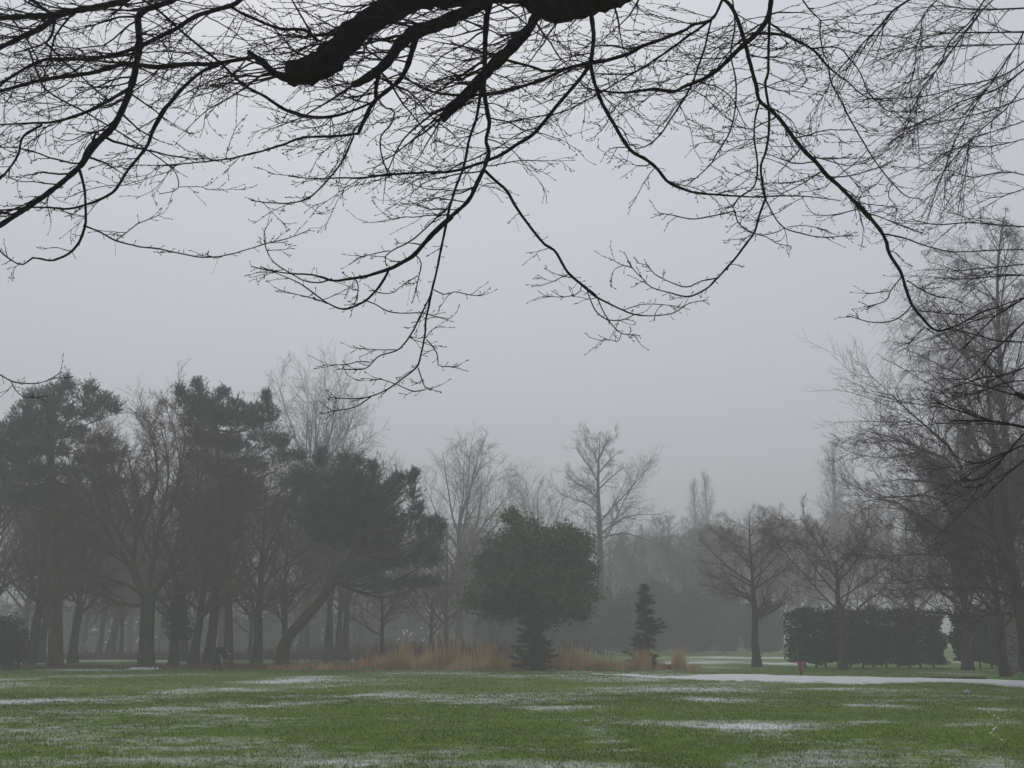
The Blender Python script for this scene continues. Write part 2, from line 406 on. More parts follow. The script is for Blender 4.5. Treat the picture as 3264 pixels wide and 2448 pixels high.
# snow-covered path at the right, kept as a slightly raised sheet of snow
def build_path():
    rng = np.random.RandomState(4)
    front = [(1880, 2153), (1990, 2158), (2140, 2166), (2300, 2172), (2500, 2177), (2740, 2181), (2890, 2178), (3020, 2172), (3140, 2179), (3264, 2189), (3420, 2199), (3700, 2215)]
    back = [(1885, 2151), (1995, 2154), (2110, 2160), (2260, 2152), (2420, 2152), (2555, 2155), (2700, 2156), (2850, 2157), (3070, 2161), (3264, 2170), (3420, 2176), (3700, 2186)]
    n = 220
    f = resample(np.array([ground(*p)[:2] for p in front]), n); b = resample(np.array([ground(*p)[:2] for p in back]), n)
    f[:, 1] += .5 * (smooth_noise(f[:, 0], f[:, 1] * 0, .9, 51) - .5) + .25 * (smooth_noise(f[:, 0], f[:, 1] * 0, .25, 52) - .5)
    b[:, 1] += 1.6 * (smooth_noise(b[:, 0], b[:, 1] * 0, 1.1, 53) - .5) + .8 * (smooth_noise(b[:, 0], b[:, 1] * 0, .3, 54) - .5)
    s = np.linspace(0, 1, 9)
    P = f[:, None, :] * (1 - s)[None, :, None] + b[:, None, :] * s[None, :, None]
    edge = np.minimum(s, 1 - s) * 2
    H = .012 + .045 * np.sqrt(edge)[None, :] + .03 * smooth_noise(P[..., 0], P[..., 1], .8, 55)
    H[:, 0] = -.01; H[:, -1] = -.01
    Z = gz(P[..., 0], P[..., 1]) + H
    V = np.concatenate([P, Z[..., None]], -1).reshape(-1, 3)
    i = np.arange(n - 1)[:, None] * 9 + np.arange(8)[None, :]
    q = np.stack([i, i + 9, i + 10, i + 1], -1).reshape(-1, 4)
    pme = make_mesh('path', V, q); cov = np.clip(.30 + 1.0 * edge[None, :] ** .6 + .35 * (smooth_noise(P[..., 0], P[..., 1], .5, 57) - .5), 0, 1); cov[:30] *= np.linspace(.45, 1, 30)[:, None]
    put_attr(pme, 'snow', cov.ravel()); o = link('path', pme, M['lawn']); tag(o, 'snow covered path running across the right of the lawn', 'path', kind='structure')
    # dark board edging along its far side
    a0, a1 = ground(2850, 2158), ground(3145, 2168)
    e = empty('path_edging', (0, 0, 0)); tag(e, 'long low dark timber edging along the snowy path', 'edging')
    for k in range(5):
        p = a0 + (a1 - a0) * (k / 5 + .003); q2 = a0 + (a1 - a0) * ((k + 1) / 5 - .003)
        hgt = .05 + .022 * k
        d = (q2 - p); L = np.linalg.norm(d[:2]); u = d / L; nrm = np.array((-u[1], u[0], 0)) * .03
        zz = float(gz(p[0], p[1]))
        v = []
        for base in (p, q2):
            for sgn in (-1, 1):
                for z in (zz - .03, zz + hgt):
                    v.append((base[0] + sgn * nrm[0], base[1] + sgn * nrm[1], z + .02 * rng.rand()))
        qd = [(0, 1, 3, 2), (4, 6, 7, 5), (0, 4, 5, 1), (2, 3, 7, 6), (1, 5, 7, 3), (0, 2, 6, 4)]
        link('board', make_mesh('board', v, qd, smooth=False), M['timber_dark'], e)
    # thin curved trail of snow nearer the camera
    pts = [(3118, 2258), (3150, 2272), (3178, 2292), (3190, 2312), (3170, 2328), (3158, 2345), (3180, 2358), (3212, 2373)]
    c = resample(np.array([ground(*p) for p in pts]), 60); c[:, 2] = gz(c[:, 0], c[:, 1]) + .01
    c[:, 0] += .05 * (smooth_noise(c[:, 1], c[:, 0], .2, 61) - .5)
    G = Geo(); c[:, 2] -= .010 + .012 * smooth_noise(c[:, 1], c[:, 0], .15, 63) * 2; G.tubes(c, .006 + .012 * smooth_noise(c[:, 1], c[:, 0], .3, 62), 6)
    tag(link('snow_trail', G.mesh('snow_trail'), M['snow']), 'thin curving trail of snow on the grass at right', 'snow', kind='stuff')
    # crumbs of snow at the foot of the big tree
    G = Geo(); b0 = ground(448, 2135)
    for k in range(70):
        x = b0[0] + rng.normal(0, .42); y = b0[1] + rng.normal(0, .35); r = rng.uniform(.03, .10)
        th = rng.rand() * 6.28; m = 6
        ring = np.array([(math.cos(t + th) * r * rng.uniform(.6, 1.2), math.sin(t + th) * r * rng.uniform(.6, 1.2)) for t in np.arange(m) * 2 * math.pi / m])
        v = np.vstack([np.c_[ring, np.full(m, -.02)], np.c_[ring * .65, np.full(m, r * 1.1)], [[0, 0, r * 1.5]]]) + np.array((x, y, float(gz(x, y))))
        q = [(j, (j + 1) % m, m + (j + 1) % m, m + j) for j in range(m)]; t3 = [(m + j, m + (j + 1) % m, 2 * m) for j in range(m)]
        G.add(v, q, t3)
    tag(link('snow_lumps', G.mesh('snow_lumps', False), M['snow']), 'broken lumps of snow at the foot of the big bare tree', 'snow', kind='stuff')
build_path()

# ------------------------------------------------------------------ far and middle trees
def trunk_poly(h, r0, r1, lean=(0, 0), bend=.15, n=14, seed=0, flare=1.5):
    rng = np.random.RandomState(seed)
    s = np.linspace(0, 1, n)
    off = np.cumsum(rng.normal(0, bend / n, (n, 2)), axis=0); off -= off[0]
    P = np.stack([lean[0] * h * s + off[:, 0] * h * .3, lean[1] * h * s + off[:, 1] * h * .3, h * s - .15 * (s == 0)], 1)
    R = r0 + (r1 - r0) * s ** .9
    R *= 1 + (flare - 1) * np.exp(-s * h / .35)
    R *= 1 + .06 * rng.normal(size=n)
    return P, R
def ellipsoid_env(c, r):
    c = np.asarray(c, float); r = np.asarray(r, float)
    return lambda p: (((p - c) / r) ** 2).sum(-1)

def bare_crown(rng, PT, RT, env, prim=22, u0=.3, pang=(48, 10), plen=5.0, sec=10, ter=6, twg=4, up=.05, seclen=.45, terlen=.45, twlen=.45,
               tip=.004, wander=.10, droop=None, primaries=None, twmin=.5, rmin=.0085, rlim=None):
    """limbs, branches and twigs as one mesh; PT is the trunk, primaries may be given"""
    G = Geo()
    if primaries is None:
        P1, R1, L1 = sprout(rng, PT[None], RT[None], prim, u0, .98, pang, plen, .2, 9, wander * .8, (0, 0, up), 1, .55, .03, .012, .35, env)
    else:
        P1, R1 = primaries; L1 = np.linalg.norm(np.diff(P1, axis=1), axis=2).sum(1)
    G.tubes(P1, R1, 5)
    P2, R2, L2 = sprout(rng, P1, R1, np.maximum(2, (sec * L1 / max(L1.mean(), .1))).astype(int), .15, 1.0, (42, 12), L1 * seclen, .35, 6, wander, (0, 0, up * .9), .8, .5, rmin * 1.6, tip * 1.3, .35, env)
    G.tubes(P2, R2, 4)
    dz = up * .6 if droop is None else -droop
    P3, R3, L3 = sprout(rng, P2, R2, ter, .12, 1.0, (40, 12), np.clip(L2 * terlen, twmin, None), .35, 4, wander, (0, 0, dz), .8, .55, rmin, tip, .3, env)
    G.tubes(P3, R3, 3)
    if twg:
        P4, R4, L4 = sprout(rng, P3, R3, twg, .1, 1.0, (38, 12), np.clip(L3 * twlen, twmin * .7, None), .35, 3 if droop else 2, wander, (0, 0, dz * (1.6 if droop else 1)), .9, .7, rmin * .75, tip * .8, .2)
        G.tubes(P4, R4, 3)
    return G

def tree(name, base, label, cat, group, trunk_me, crown_me, tm, cm, rz=0, sc=1.0):
    e = empty(name, base, rz, sc); tag(e, label, cat, group)
    link('trunk', trunk_me, tm, e); link('crown', crown_me, cm, e)
    return e
def trunk_mesh(P, R, k=10):
    G = Geo(); G.tubes(P, R, k, True); return G.mesh('trunk')

TPL = {}
def template(key, h, r0, crown_r, bole, tm, cm, seed, kind='round', **kw):
    rng = np.random.RandomState(seed)
    PT, RT = trunk_poly(h * (.92 if kind != 'vase' else .62), r0, .03 if kind != 'vase' else r0 * .35, seed=seed, bend=.16)
    cz = bole + (h - bole) * (.48 if kind == 'round' else .55)
    env = ellipsoid_env((0, 0, cz), (crown_r, crown_r, (h - bole) * .55))
    G = bare_crown(rng, PT, RT, env, u0=bole / PT[-1, 2], plen=kw.pop('plen', crown_r * 1.25), **kw)
    TPL[key] = (trunk_mesh(PT, RT), G.mesh('crown'), M[tm], M[cm])
template('broad', 14, .33, 6.0, 2.6, 'bark', 'twig_brown', 1, prim=26, sec=11, ter=7, twg=6, pang=(52, 12), up=.06)
template('broad2', 15, .36, 6.5, 3.0, 'bark_brown', 'twig_purple', 2, prim=26, sec=11, ter=7, twg=6, pang=(46, 12), up=.08)
template('vase', 17, .36, 5.6, 3.5, 'bark', 'twig_grey', 3, kind='vase', prim=20, sec=12, ter=7, twg=5, pang=(30, 9), plen=9.5, up=.05, wander=.07)
template('vase2', 16, .32, 5.0, 3.0, 'bark', 'twig_grey', 4, kind='vase', prim=18, sec=11, ter=7, twg=5, pang=(34, 9), plen=8.5, up=.06, wander=.08)
template('orchard', 6.5, .16, 3.2, 1.7, 'bark', 'twig_brown', 5, kind='vase', prim=12, sec=9, ter=7, twg=6, pang=(48, 12), plen=4.0, up=.04, seclen=.5, twmin=.25)
template('puff', 9.8, .27, 3.9, 2.7, 'bark', 'twig_olive', 6, prim=30, sec=11, ter=7, twg=4, pang=(66, 14), up=.035, wander=.09, rmin=.0042, tip=.003, seclen=.5)

def place(key, name, px, Y, label, cat='tree', group='bare trees in the mist', rz=0.0, sc=1.0):
    a = TPL[key]
    b = stand(px, Y); b[2] = float(gz(b[0], b[1]))
    return tree(name, tuple(b), label, cat, group, a[0], a[1], a[2], a[3], rz, sc)

BG = [  # template, column, distance, turn, scale, label
    ('broad', 128, 76, .3, (1.0, 1.0, 1.0), 'thick trunked bare tree behind the far left pine trunk'),
    ('broad2', 232, 74, 1.9, (.95, .95, .98), 'bare tree just right of the far left pine trunk'),
    ('broad', 262, 92, 2.4, (.7, .7, .8), 'slim bare trunk standing third behind the left pine'),
    ('broad2', 313, 88, 3.3, (.7, .7, .85), 'slim mossy bare trunk midway between left pine and big bare tree'),
    ('broad', 385, 84, 4.1, (.62, .62, .8), 'left of the paired thin trunks beside the big bare tree'),
    ('broad2', 412, 96, 5.2, (.7, .7, .8), 'right of the paired thin trunks beside the big bare tree'),
    ('broad', 508, 98, .9, (.65, .65, .8), 'thin misty trunk seen just right of the big bare tree'),
    ('broad2', 612, 96, 1.4, (.62, .62, .75), 'thin misty trunk between ivy stump tree and stooping person'),
    ('broad2', 664, 70, 2.8, (1.05, 1.05, 1.08), 'bare tree standing directly behind the stooping person'),
    ('orchard', 795, 82, 1.0, (1.2, 1.2, 1.15), 'small low bare tree between pine trunk and leaning pine'),
    ('broad', 908, 72, 3.9, (.8, .8, .85), 'forked bare tree close behind the foot of the leaning pine'),
    ('broad2', 975, 88, 5.0, (.6, .6, .7), 'thin bare trunk just right of the leaning pine foot'),
    ('vase', 1044, 80, .5, (.95, .95, .96), 'pale straight trunk, first right of the leaning pine'),
    ('vase2', 1076, 82, 1.7, (.9, .9, .9), 'left trunk of the close pair right of leaning pine'),
    ('vase', 1097, 81, 2.9, (.85, .85, .88), 'right trunk of the close pair right of leaning pine'),
    ('orchard', 1147, 96, 3.3, (1.0, 1.0, 1.0), 'little misty bare tree beyond the brown weeds, left of forked tree'),
    ('orchard', 1215, 70, .2, (1.12, 1.12, 1.1), 'Y forked small bare tree rising from the dry grass'),
    ('orchard', 1278, 100, 1.2, (1.1, 1.1, 1.1), 'misty little spreading tree right of the Y forked tree'),
    ('orchard', 1373, 78, 2.2, (1.2, 1.2, 1.2), 'small bare tree with leaning stem behind tall dry grass'),
    ('broad', 1420, 84, 2.7, (.85, .85, .8), 'dark stout trunk behind the tall dry grass'),
    ('vase2', 1535, 100, 3.0, (.7, .7, .7), 'pale thin stemmed bare tree left of the round evergreen'),
    ('vase', 965, 92, 1.1, (1.45, 1.45, 1.62), 'tall fan crowned bare tree rising behind the middle pine'),
    ('vase2', 1210, 98, 4.2, (1.15, 1.15, 1.22), 'pale bare crown between the fan tree and the upright vase tree'),
    ('vase2', 1462, 92, .7, (1.25, 1.25, 1.34), 'upright vase shaped bare tree left of the round evergreen crown'),
    ('vase2', 1725, 100, 2.1, (1.05, 1.05, 1.2), 'bare crown just above the round evergreen tree'),
    ('broad', 1600, 112, 3.7, (1.0, 1.0, .95), 'hazy bare crown behind and left of the round evergreen'),
    ('broad2', 1320, 118, 4.4, (1.0, 1.0, .9), 'hazy purple bare crown beneath the upright vase tree'),
    ('broad', 2060, 122, 5.5, (1.05, 1.05, .95), 'hazy bare tree behind the small dark conifer'),
    ('broad2', 2230, 140, .4, (1.0, 1.0, 1.1), 'hazy bare tree at the foot of the paired poplars'),
    ('broad', 2370, 132, 1.6, (1.1, 1.1, 1.12), 'hazy bare tree between the paired poplars and tall poplar'),
    ('broad2', 2490, 120, 2.6, (1.05, 1.05, 1.10), 'hazy bare crown just left of the tall poplar'),
    ('broad', 2600, 112, 3.6, (1.0, 1.0, 1.0), 'hazy bare crown in front of the tall poplar'),
    ('broad2', 2790, 104, 4.7, (1.1, 1.1, 1.0), 'hazy bare tree above the clipped hedge right of the poplar'),
    ('broad', 2920, 88, 5.8, (1.0, 1.0, .95), 'misty bare tree behind the gap between the two hedges'),
    ('puff', 2412, 64, .6, (1.0, 1.0, 1.0), 'round topped bare tree standing alone on the lawn left of hedge'),
    ('orchard', 2690, 58, 2.0, (1.45, 1.45, 1.5), 'slender pale trunked bare tree in front of the clipped hedge'),
    ('broad2', 1950, 104, 1.3, (.85, .85, .78), 'soft hazy bare crown above the spruce, left of three'),
    ('broad', 2070, 100, 2.5, (.8, .8, .74), 'soft hazy bare crown directly above the right spruce'),
    ('broad2', 2190, 98, 3.9, (.85, .85, .72), 'soft hazy bare crown left of the lone round topped tree'),
    ('broad', 2270, 108, 5.1, (.95, .95, .92), 'faint tall bare crown under the paired poplars'),
    ('broad2', 2440, 104, .5, (.95, .95, .85), 'hazy bare crown directly behind the lone round topped tree'),
    ('broad', 2550, 102, 1.7, (.95, .95, .88), 'hazy bare crown over the left end of the long hedge'),
    ('broad2', 3085, 56, 2.3, (.78, .78, .80), 'dark dense bare tree above the gap between the hedges'),
    ('broad', 3250, 54, 4.0, (.8, .8, .85), 'dense bare tree above the right hedge'),
    ('broad2', 3207, 47, 1.0, (.62, .62, .62), 'short dark trunked tree before the right hedge'),
    ('broad', 60, 88, 2.2, (1.1, 1.1, 1.05), 'hazy bare tree between the dark shrub and the left pine'),
    ('broad2', 190, 108, .8, (1.2, 1.2, 1.1), 'far hazy bare crown directly behind the left pine'),
    ('broad', 350, 86, 1.2, (1.1, 1.1, 1.0), 'dense bare tree close behind and left of the big bare tree'),
    ('broad2', 92, 69, 3.7, (1.0, 1.0, .88), 'dense low crowned bare tree right of the dark shrub'),
    ('broad', 618, 69, .6, (1.0, 1.0, .90), 'dense low crowned bare tree left of the stooping person'),
    ('broad2', 815, 68, 4.9, (1.0, 1.0, .84), 'dense low crowned bare tree just left of the leaning pine'),
    ('broad2', 450, 112, 3.0, (1.2, 1.2, 1.1), 'far hazy bare crown directly behind the big bare tree'),
    ('broad', 585, 80, 4.4, (1.1, 1.1, .95), 'dense bare tree behind the ivy clad trunk'),
    ('broad2', 705, 92, 5.6, (1.1, 1.1, 1.0), 'hazy bare tree behind the dark pine trunk'),
    ('broad2', 1010, 108, .2, (1.2, 1.2, 1.0), 'far hazy bare crown behind the leaning pine'),
    ('broad', 1180, 104, 1.0, (1.1, 1.1, .9), 'far hazy bare tree behind the Y forked tree'),
    ('broad2', 1480, 112, 3.2, (1.1, 1.1, .9), 'far hazy bare tree behind the upright vase tree'),
    ('broad', 2300, 118, 2.9, (1.1, 1.1, 1.0), 'hazy bare tree above the right end of the cypress screen'),
    ('broad2', 2700, 126, 5.3, (1.1, 1.1, 1.1), 'far hazy bare crown just right of the tall poplar'),
    ('broad', 2860, 118, 1.9, (1.2, 1.2, 1.05), 'far hazy bare tree behind the long clipped hedge'),
    ('broad2', 3060, 98, 3.5, (1.1, 1.1, 1.0), 'hazy bare tree behind the hedge at right'),
    ('broad', 3190, 84, .1, (1.1, 1.1, 1.0), 'bare tree behind the birch at the right edge'),
    ('broad2', 2150, 112, 4.9, (1.0, 1.0, .95), 'hazy bare crown above the middle of the cypress screen'),
    ('broad', 2010, 138, .7, (1.1, 1.1, 1.1), 'very faint bare tree right of the straight leadered tree'),
    ('broad2', -60, 66, 1.5, (1.0, 1.0, .95), 'bare tree at the extreme left edge behind the dark shrub'),
]
for key, px, Y, rz, sc, lab in BG:
    k_ = float(np.interp(Y, [80, 92, 100, 160], [1.0, 1.25, 1.42, 1.42])); Y = Y * k_; sc = tuple(v * k_ for v in sc)
    place(key, 'bare_tree', px, Y, lab, rz=rz, sc=sc)

# ---- tree with a straight leader and rising limbs in the middle distance
def leader_tree():
    rng = np.random.RandomState(77); Y = 122
    b = stand(1915, Y)
    T = [at(1918, 2062, Y), at(1916, 1900, Y), at(1914, 1760, Y), at(1910, 1660, Y), at(1906, 1560, Y), at(1908, 1480, Y), at(1912, 1400, Y)]
    T[0] = b + np.array((0, 0, -.1))
    P, R = resample(np.array(T) - b, 20, [.46, .39, .35, .30, .20, .11, .03]); 
    limbs = []
    for pts in ([(1914, 1665), (1950, 1620), (1985, 1585), (2020, 1545), (2055, 1505), (2080, 1475)], [(1930, 1720), (1960, 1660), (1990, 1595), (2020, 1540), (2045, 1490)],
                [(1912, 1650), (1880, 1610), (1840, 1595), (1800, 1580), (1770, 1560)], [(1915, 1700), (1980, 1655), (2040, 1640), (2100, 1640)], [(1915, 1715), (1990, 1700), (2060, 1720), (2110, 1740)],
                [(1912, 1720), (1860, 1690), (1800, 1680)], [(1908, 1590), (1870, 1560), (1830, 1535), (1800, 1500)], [(1908, 1560), (1950, 1520), (1990, 1490)], [(1907, 1540), (1880, 1490), (1850, 1450), (1835, 1425)],
                [(1908, 1510), (1940, 1470), (1975, 1440)], [(1908, 1480), (1890, 1440), (1870, 1410)], [(1910, 1460), (1930, 1420), (1940, 1395)]):
        dy = rng.uniform(-3, 3); a = np.linspace(0, 1, len(pts))
        limbs.append(resample(np.array([at(x, y, Y + dy * s) for (x, y), s in zip(pts, a)]) - b, 9, np.linspace(.115, .02, len(pts))))
    extra = sprout(rng, P[None], R[None], 36, .40, .98, (62, 12), 6.0, .3, 9, .07, (0, 0, .06), 1, .25, .025, .012, .45)
    P1 = np.concatenate([np.array([l[0] for l in limbs]), extra[0]]); R1 = np.concatenate([np.array([l[1] for l in limbs]), extra[1]])
    G = bare_crown(rng, P, R, None, sec=10, ter=7, twg=3, up=.05, primaries=(P1, R1), seclen=.38, twmin=.5, rmin=.010, tip=.006)
    tree('bare_tree', tuple(b), 'straight leadered bare tree with a diagonal right limb above the evergreen', 'tree', 'bare trees in the mist', trunk_mesh(P, R), G.mesh('crown'), M['bark'], M['twig_grey'])
leader_tree()

# ---- poplars far off
def poplar(key, h, w, seed):
    rng = np.random.RandomState(seed)
    P, R = trunk_poly(h * .97, .4, .03, seed=seed, bend=.1)
    env = ellipsoid_env((0, 0, h * .52), (w, w, h * .5))
    G = bare_crown(rng, P, R, env, prim=56, u0=.08, pang=(22, 6), plen=5.5, sec=8, ter=5, twg=3, up=.12, seclen=.4, wander=.05, twmin=.5)
    return trunk_mesh(P, R), G.mesh('crown')
pm = poplar('p', 27, 2.0, 9)
for px, Y, sc, lab in ((2694, 205, (2.7, 2.7, 1.56), 'tall narrow poplar fading into the fog'), (2236, 225, (1.6, 1.6, 1.38), 'left of two thin poplars almost lost in fog'), (2276, 226, (1.6, 1.6, 1.45), 'right of two thin poplars almost lost in fog'), (2600, 215, (1.7, 1.7, 1.05), 'shorter faint poplar left of the tall poplar')):
    tree('poplar_tree', tuple(stand(px, Y)), lab, 'tree', 'poplars in the fog', pm[0], pm[1], M['bark'], M['twig_grey'], px * .1, sc)

# ---- far treeline beyond the left field
for k in range(15):
    px = -250 + k * 125; Y = 168 + 26 * ((k * 7) % 5) / 5
    place(('broad', 'broad2')[k % 2], 'bare_tree', px, Y, 'faint distant tree in the treeline beyond the left field', 'tree', 'distant treeline beyond the field', k * 1.3, (1.25, 1.25, .78 + .08 * (k % 3)))

# ------------------------------------------------------------------ the big bare tree at the left
def big_bare_tree():
    rng = np.random.RandomState(15); Y = 59
    b = stand(466, Y); b[2] = float(gz(b[0], b[1]))
    o1 = (0, 1150); s1 = .633
    def c1(x, y, dy=0): return at(o1[0] + x * s1, o1[1] + y * s1, Y + dy)
    T = [b + np.array((0, 0, -.1)), c1(737, 1480), c1(740, 1350), c1(745, 1240), c1(745, 1160)]
    P, R = resample(np.array(T) - b, 14, [.58, .44, .40, .40, .36])
    spec = [([(740, 1190), (690, 1080), (668, 980), (690, 880), (700, 760), (690, 650), (650, 520), (630, 400)], .20, -1.0),
            ([(745, 1170), (760, 1050), (790, 940), (800, 820), (830, 700), (850, 560), (830, 420), (800, 300)], .20, 1.5),
            ([(730, 1180), (690, 1130), (640, 1000), (560, 900), (500, 800), (440, 690), (400, 600), (330, 520)], .18, -2.5),
            ([(735, 1200), (650, 1130), (520, 1090), (450, 1060), (380, 1000), (330, 930), (240, 860)], .14, 2.0),
            ([(730, 1230), (660, 1230), (590, 1215), (520, 1180), (440, 1150), (350, 1150)], .13, -2.0),
            ([(755, 1180), (850, 1050), (890, 920), (930, 820), (970, 700), (1010, 600), (1030, 500)], .17, -2.0),
            ([(755, 1190), (880, 1060), (960, 980), (1050, 880), (1120, 780), (1180, 660), (1220, 560)], .15, 2.5),
            ([(760, 1200), (860, 1190), (960, 1150), (1100, 1110), (1240, 1070), (1360, 1010)], .14, -1.5),
            ([(700, 880), (740, 780), (780, 640), (790, 500), (760, 380), (750, 300)], .13, 2.5),
            ([(668, 990), (580, 840), (540, 720), (520, 600), (480, 480), (470, 400)], .12, -3.0),
            ([(800, 820), (880, 700), (900, 560), (930, 440), (920, 320), (870, 230)], .12, -3.0),
            ([(690, 900), (640, 760), (600, 620), (560, 500), (540, 400)], .12, 3.0),
            ([(850, 1060), (960, 900), (1080, 760), (1120, 640), (1150, 520)], .10, 4.0),
            ([(500, 800), (400, 760), (300, 740), (220, 700)], .08, 3.5),
            ([(1000, 930), (1120, 900), (1250, 830), (1360, 760)], .08, -3.0)]
    prim = []
    for pts, r, dy in spec:
        a = np.linspace(0, 1, len(pts))
        prim.append(resample(np.array([c1(x, y, dy * s) for (x, y), s in zip(pts, a)]) - b, 10, r + (.02 - r) * a ** .8))
    P1 = np.array([p[0] for p in prim]); R1 = np.array([p[1] for p in prim])
    ex = sprout(rng, P1, R1, 2, .15, .7, (35, 10), 5.0, .3, 10, .07, (0, 0, .05), 1, .55, .03, .012, .3)
    G = bare_crown(rng, P, R, None, sec=13, ter=8, twg=6, up=.05, primaries=(np.concatenate([P1, ex[0]]), np.concatenate([R1, ex[1]])), seclen=.36, terlen=.5, twmin=.5, tip=.006, rmin=.010)
    tree('bare_tree', tuple(b), 'big fan crowned bare tree with a stout dark trunk at left', 'tree', None, trunk_mesh(P, R, 14), G.mesh('crown'), M['bark'], M['twig_olive'])
big_bare_tree()

# ------------------------------------------------------------------ the dark spreading tree at the right edge
def right_tree():
    rng = np.random.RandomState(31); Y = 40
    b = stand(3300, Y)
    def S(x, y, dy=0): return at(2264 + x * .5123, 1400 + y * .5123, Y + dy)
    T = [b + np.array((0, 0, -.1)), S(1990, 1400), S(1955, 1200), S(1925, 1030), S(1890, 850), S(1860, 650), S(1835, 400), S(1795, 150), S(1770, 0), S(1740, -180), S(1720, -380), S(1700, -560)]
    P, R = resample(np.array(T) - b, 22, [.36, .29, .26, .23, .20, .17, .14, .11, .09, .07, .05, .02])
    spec = [([(1900, 840), (1830, 700), (1750, 560), (1660, 420), (1600, 300), (1560, 180), (1500, 60), (1400, -30), (1250, -160), (1100, -295), (1000, -300)], .15, -2),
            ([(1870, 820), (1760, 770), (1600, 740), (1400, 720), (1200, 720), (1050, 745)], .10, 1),
            ([(1850, 790), (1700, 640), (1560, 600), (1440, 570), (1340, 500), (1200, 420), (1100, 370), (950, 390)], .11, -2.5),
            ([(1800, 700), (1700, 600), (1500, 420), (1350, 350), (1150, 360), (960, 360)], .09, 2.5),
            ([(1925, 1110), (1830, 1080), (1620, 1105), (1440, 1080), (1310, 1070), (1200, 990)], .09, -1.0),
            ([(1910, 1000), (1750, 930), (1500, 930), (1220, 935)], .08, 2),
            ([(1650, 430), (1500, 300), (1380, 270), (1200, 250), (1120, 260)], .07, 0),
            ([(1640, 480), (1550, 300), (1450, 200), (1300, 100), (1200, 70), (1060, 10)], .08, 3),
            ([(1600, 300), (1480, 130), (1300, 60), (1100, -20), (930, -60)], .07, -3),
            ([(1840, 450), (1780, 320), (1700, 150), (1650, 0), (1560, -150), (1480, -300)], .10, 3),
            ([(1900, 900), (1820, 860), (1650, 830), (1450, 850), (1200, 900)], .08, -3),
            ([(1930, 1000), (1985, 850), (2030, 650), (2060, 420), (2080, 200)], .14, 0),
            ([(1860, 650), (1930, 500), (2000, 300), (2040, 80)], .11, -1.5),
            ([(1840, 420), (1900, 250), (1920, 50), (1950, -150)], .09, 2),
            ([(1780, 50), (1680, -100), (1600, -260), (1580, -420)], .07, -2),
            ([(1770, 0), (1850, -150), (1880, -330)], .07, 1.5)]
    prim = []
    for pts, r, dy in spec:
        a = np.linspace(0, 1, len(pts))
        prim.append(resample(np.array([S(x, y, dy * s) for (x, y), s in zip(pts, a)]) - b, 11, r + (.012 - r) * a ** .8))
    P1 = np.array([p[0] for p in prim]); R1 = np.array([p[1] for p in prim])
    ex = sprout(rng, P1, R1, 2, .1, .8, (32, 10), 3.4, .3, 11, .06, (-.02, 0, .03), .9, .55, .02, .010, .3)
    G = bare_crown(rng, P, R, None, sec=13, ter=7, twg=6, up=.04, primaries=(np.concatenate([P1, ex[0]]), np.concatenate([R1, ex[1]])), seclen=.34, terlen=.48, twmin=.22, tip=.004, rmin=.0058, wander=.08)
    tree('bare_tree', tuple(b), 'dark spreading bare tree with long low limbs at the right edge', 'tree', None, trunk_mesh(P, R, 12), G.mesh('crown'), M['bark_brown'], M['twig_purple'])
right_tree()

def birch():
    rng = np.random.RandomState(8); Y = 50
    b = stand(3225, Y)
    T = [b, at(3215, 1800, Y), at(3205, 1400, Y), at(3185, 1100, Y), at(3180, 850, Y), at(3200, 690, Y)]
    P, R = resample(np.array(T) - b, 20, [.30, .24, .18, .11, .06, .02]); 
    env = ellipsoid_env((-.6, 0, 14.0), (7.0, 6.0, 10.0))
    G = bare_crown(rng, P, R, env, prim=64, u0=.24, pang=(52, 11), plen=7.2, sec=10, ter=6, twg=4, up=.03, droop=.30, seclen=.4, terlen=.55, twlen=.9, twmin=.5, wander=.09, tip=.0048, rmin=.0074)
    tree('birch_tree', tuple(b), 'tall weeping birch with drooping twigs at the right edge', 'tree', None, trunk_mesh(P, R, 10), G.mesh('crown'), M['bark_birch'], M['twig_purple'])
birch()

# ------------------------------------------------------------------ evergreens
def tufts(rng, C, D, size, blades=7, spread=.75, width=.09):
    """needle tufts: blades fanned round direction D at centres C"""
    N = len(C)
    D = np.repeat(norm(D), blades, axis=0); Cc = np.repeat(C, blades, axis=0); sz = np.repeat(size, blades)
    d = norm(D + rng.normal(size=D.shape) * spread)
    L = (sz * rng.uniform(.7, 1.2, len(d)))[:, None]
    side = norm(np.cross(d, rng.normal(size=d.shape))) * (width * L)
    return np.stack([Cc + side, Cc - side, Cc + d * L], axis=1)
def leaves(rng, C, size, flatness=.5):
    N = len(C)
    a = norm(rng.normal(size=(N, 3))); b = norm(np.cross(a, rng.normal(size=(N, 3))))
    s = (size * rng.uniform(.6, 1.3, N))[:, None]
    p0, p1, p2, p3 = C - a * s, C + b * s * flatness, C + a * s, C - b * s * flatness
    return np.concatenate([np.stack([p0, p1, p2], 1), np.stack([p0, p2, p3], 1)])

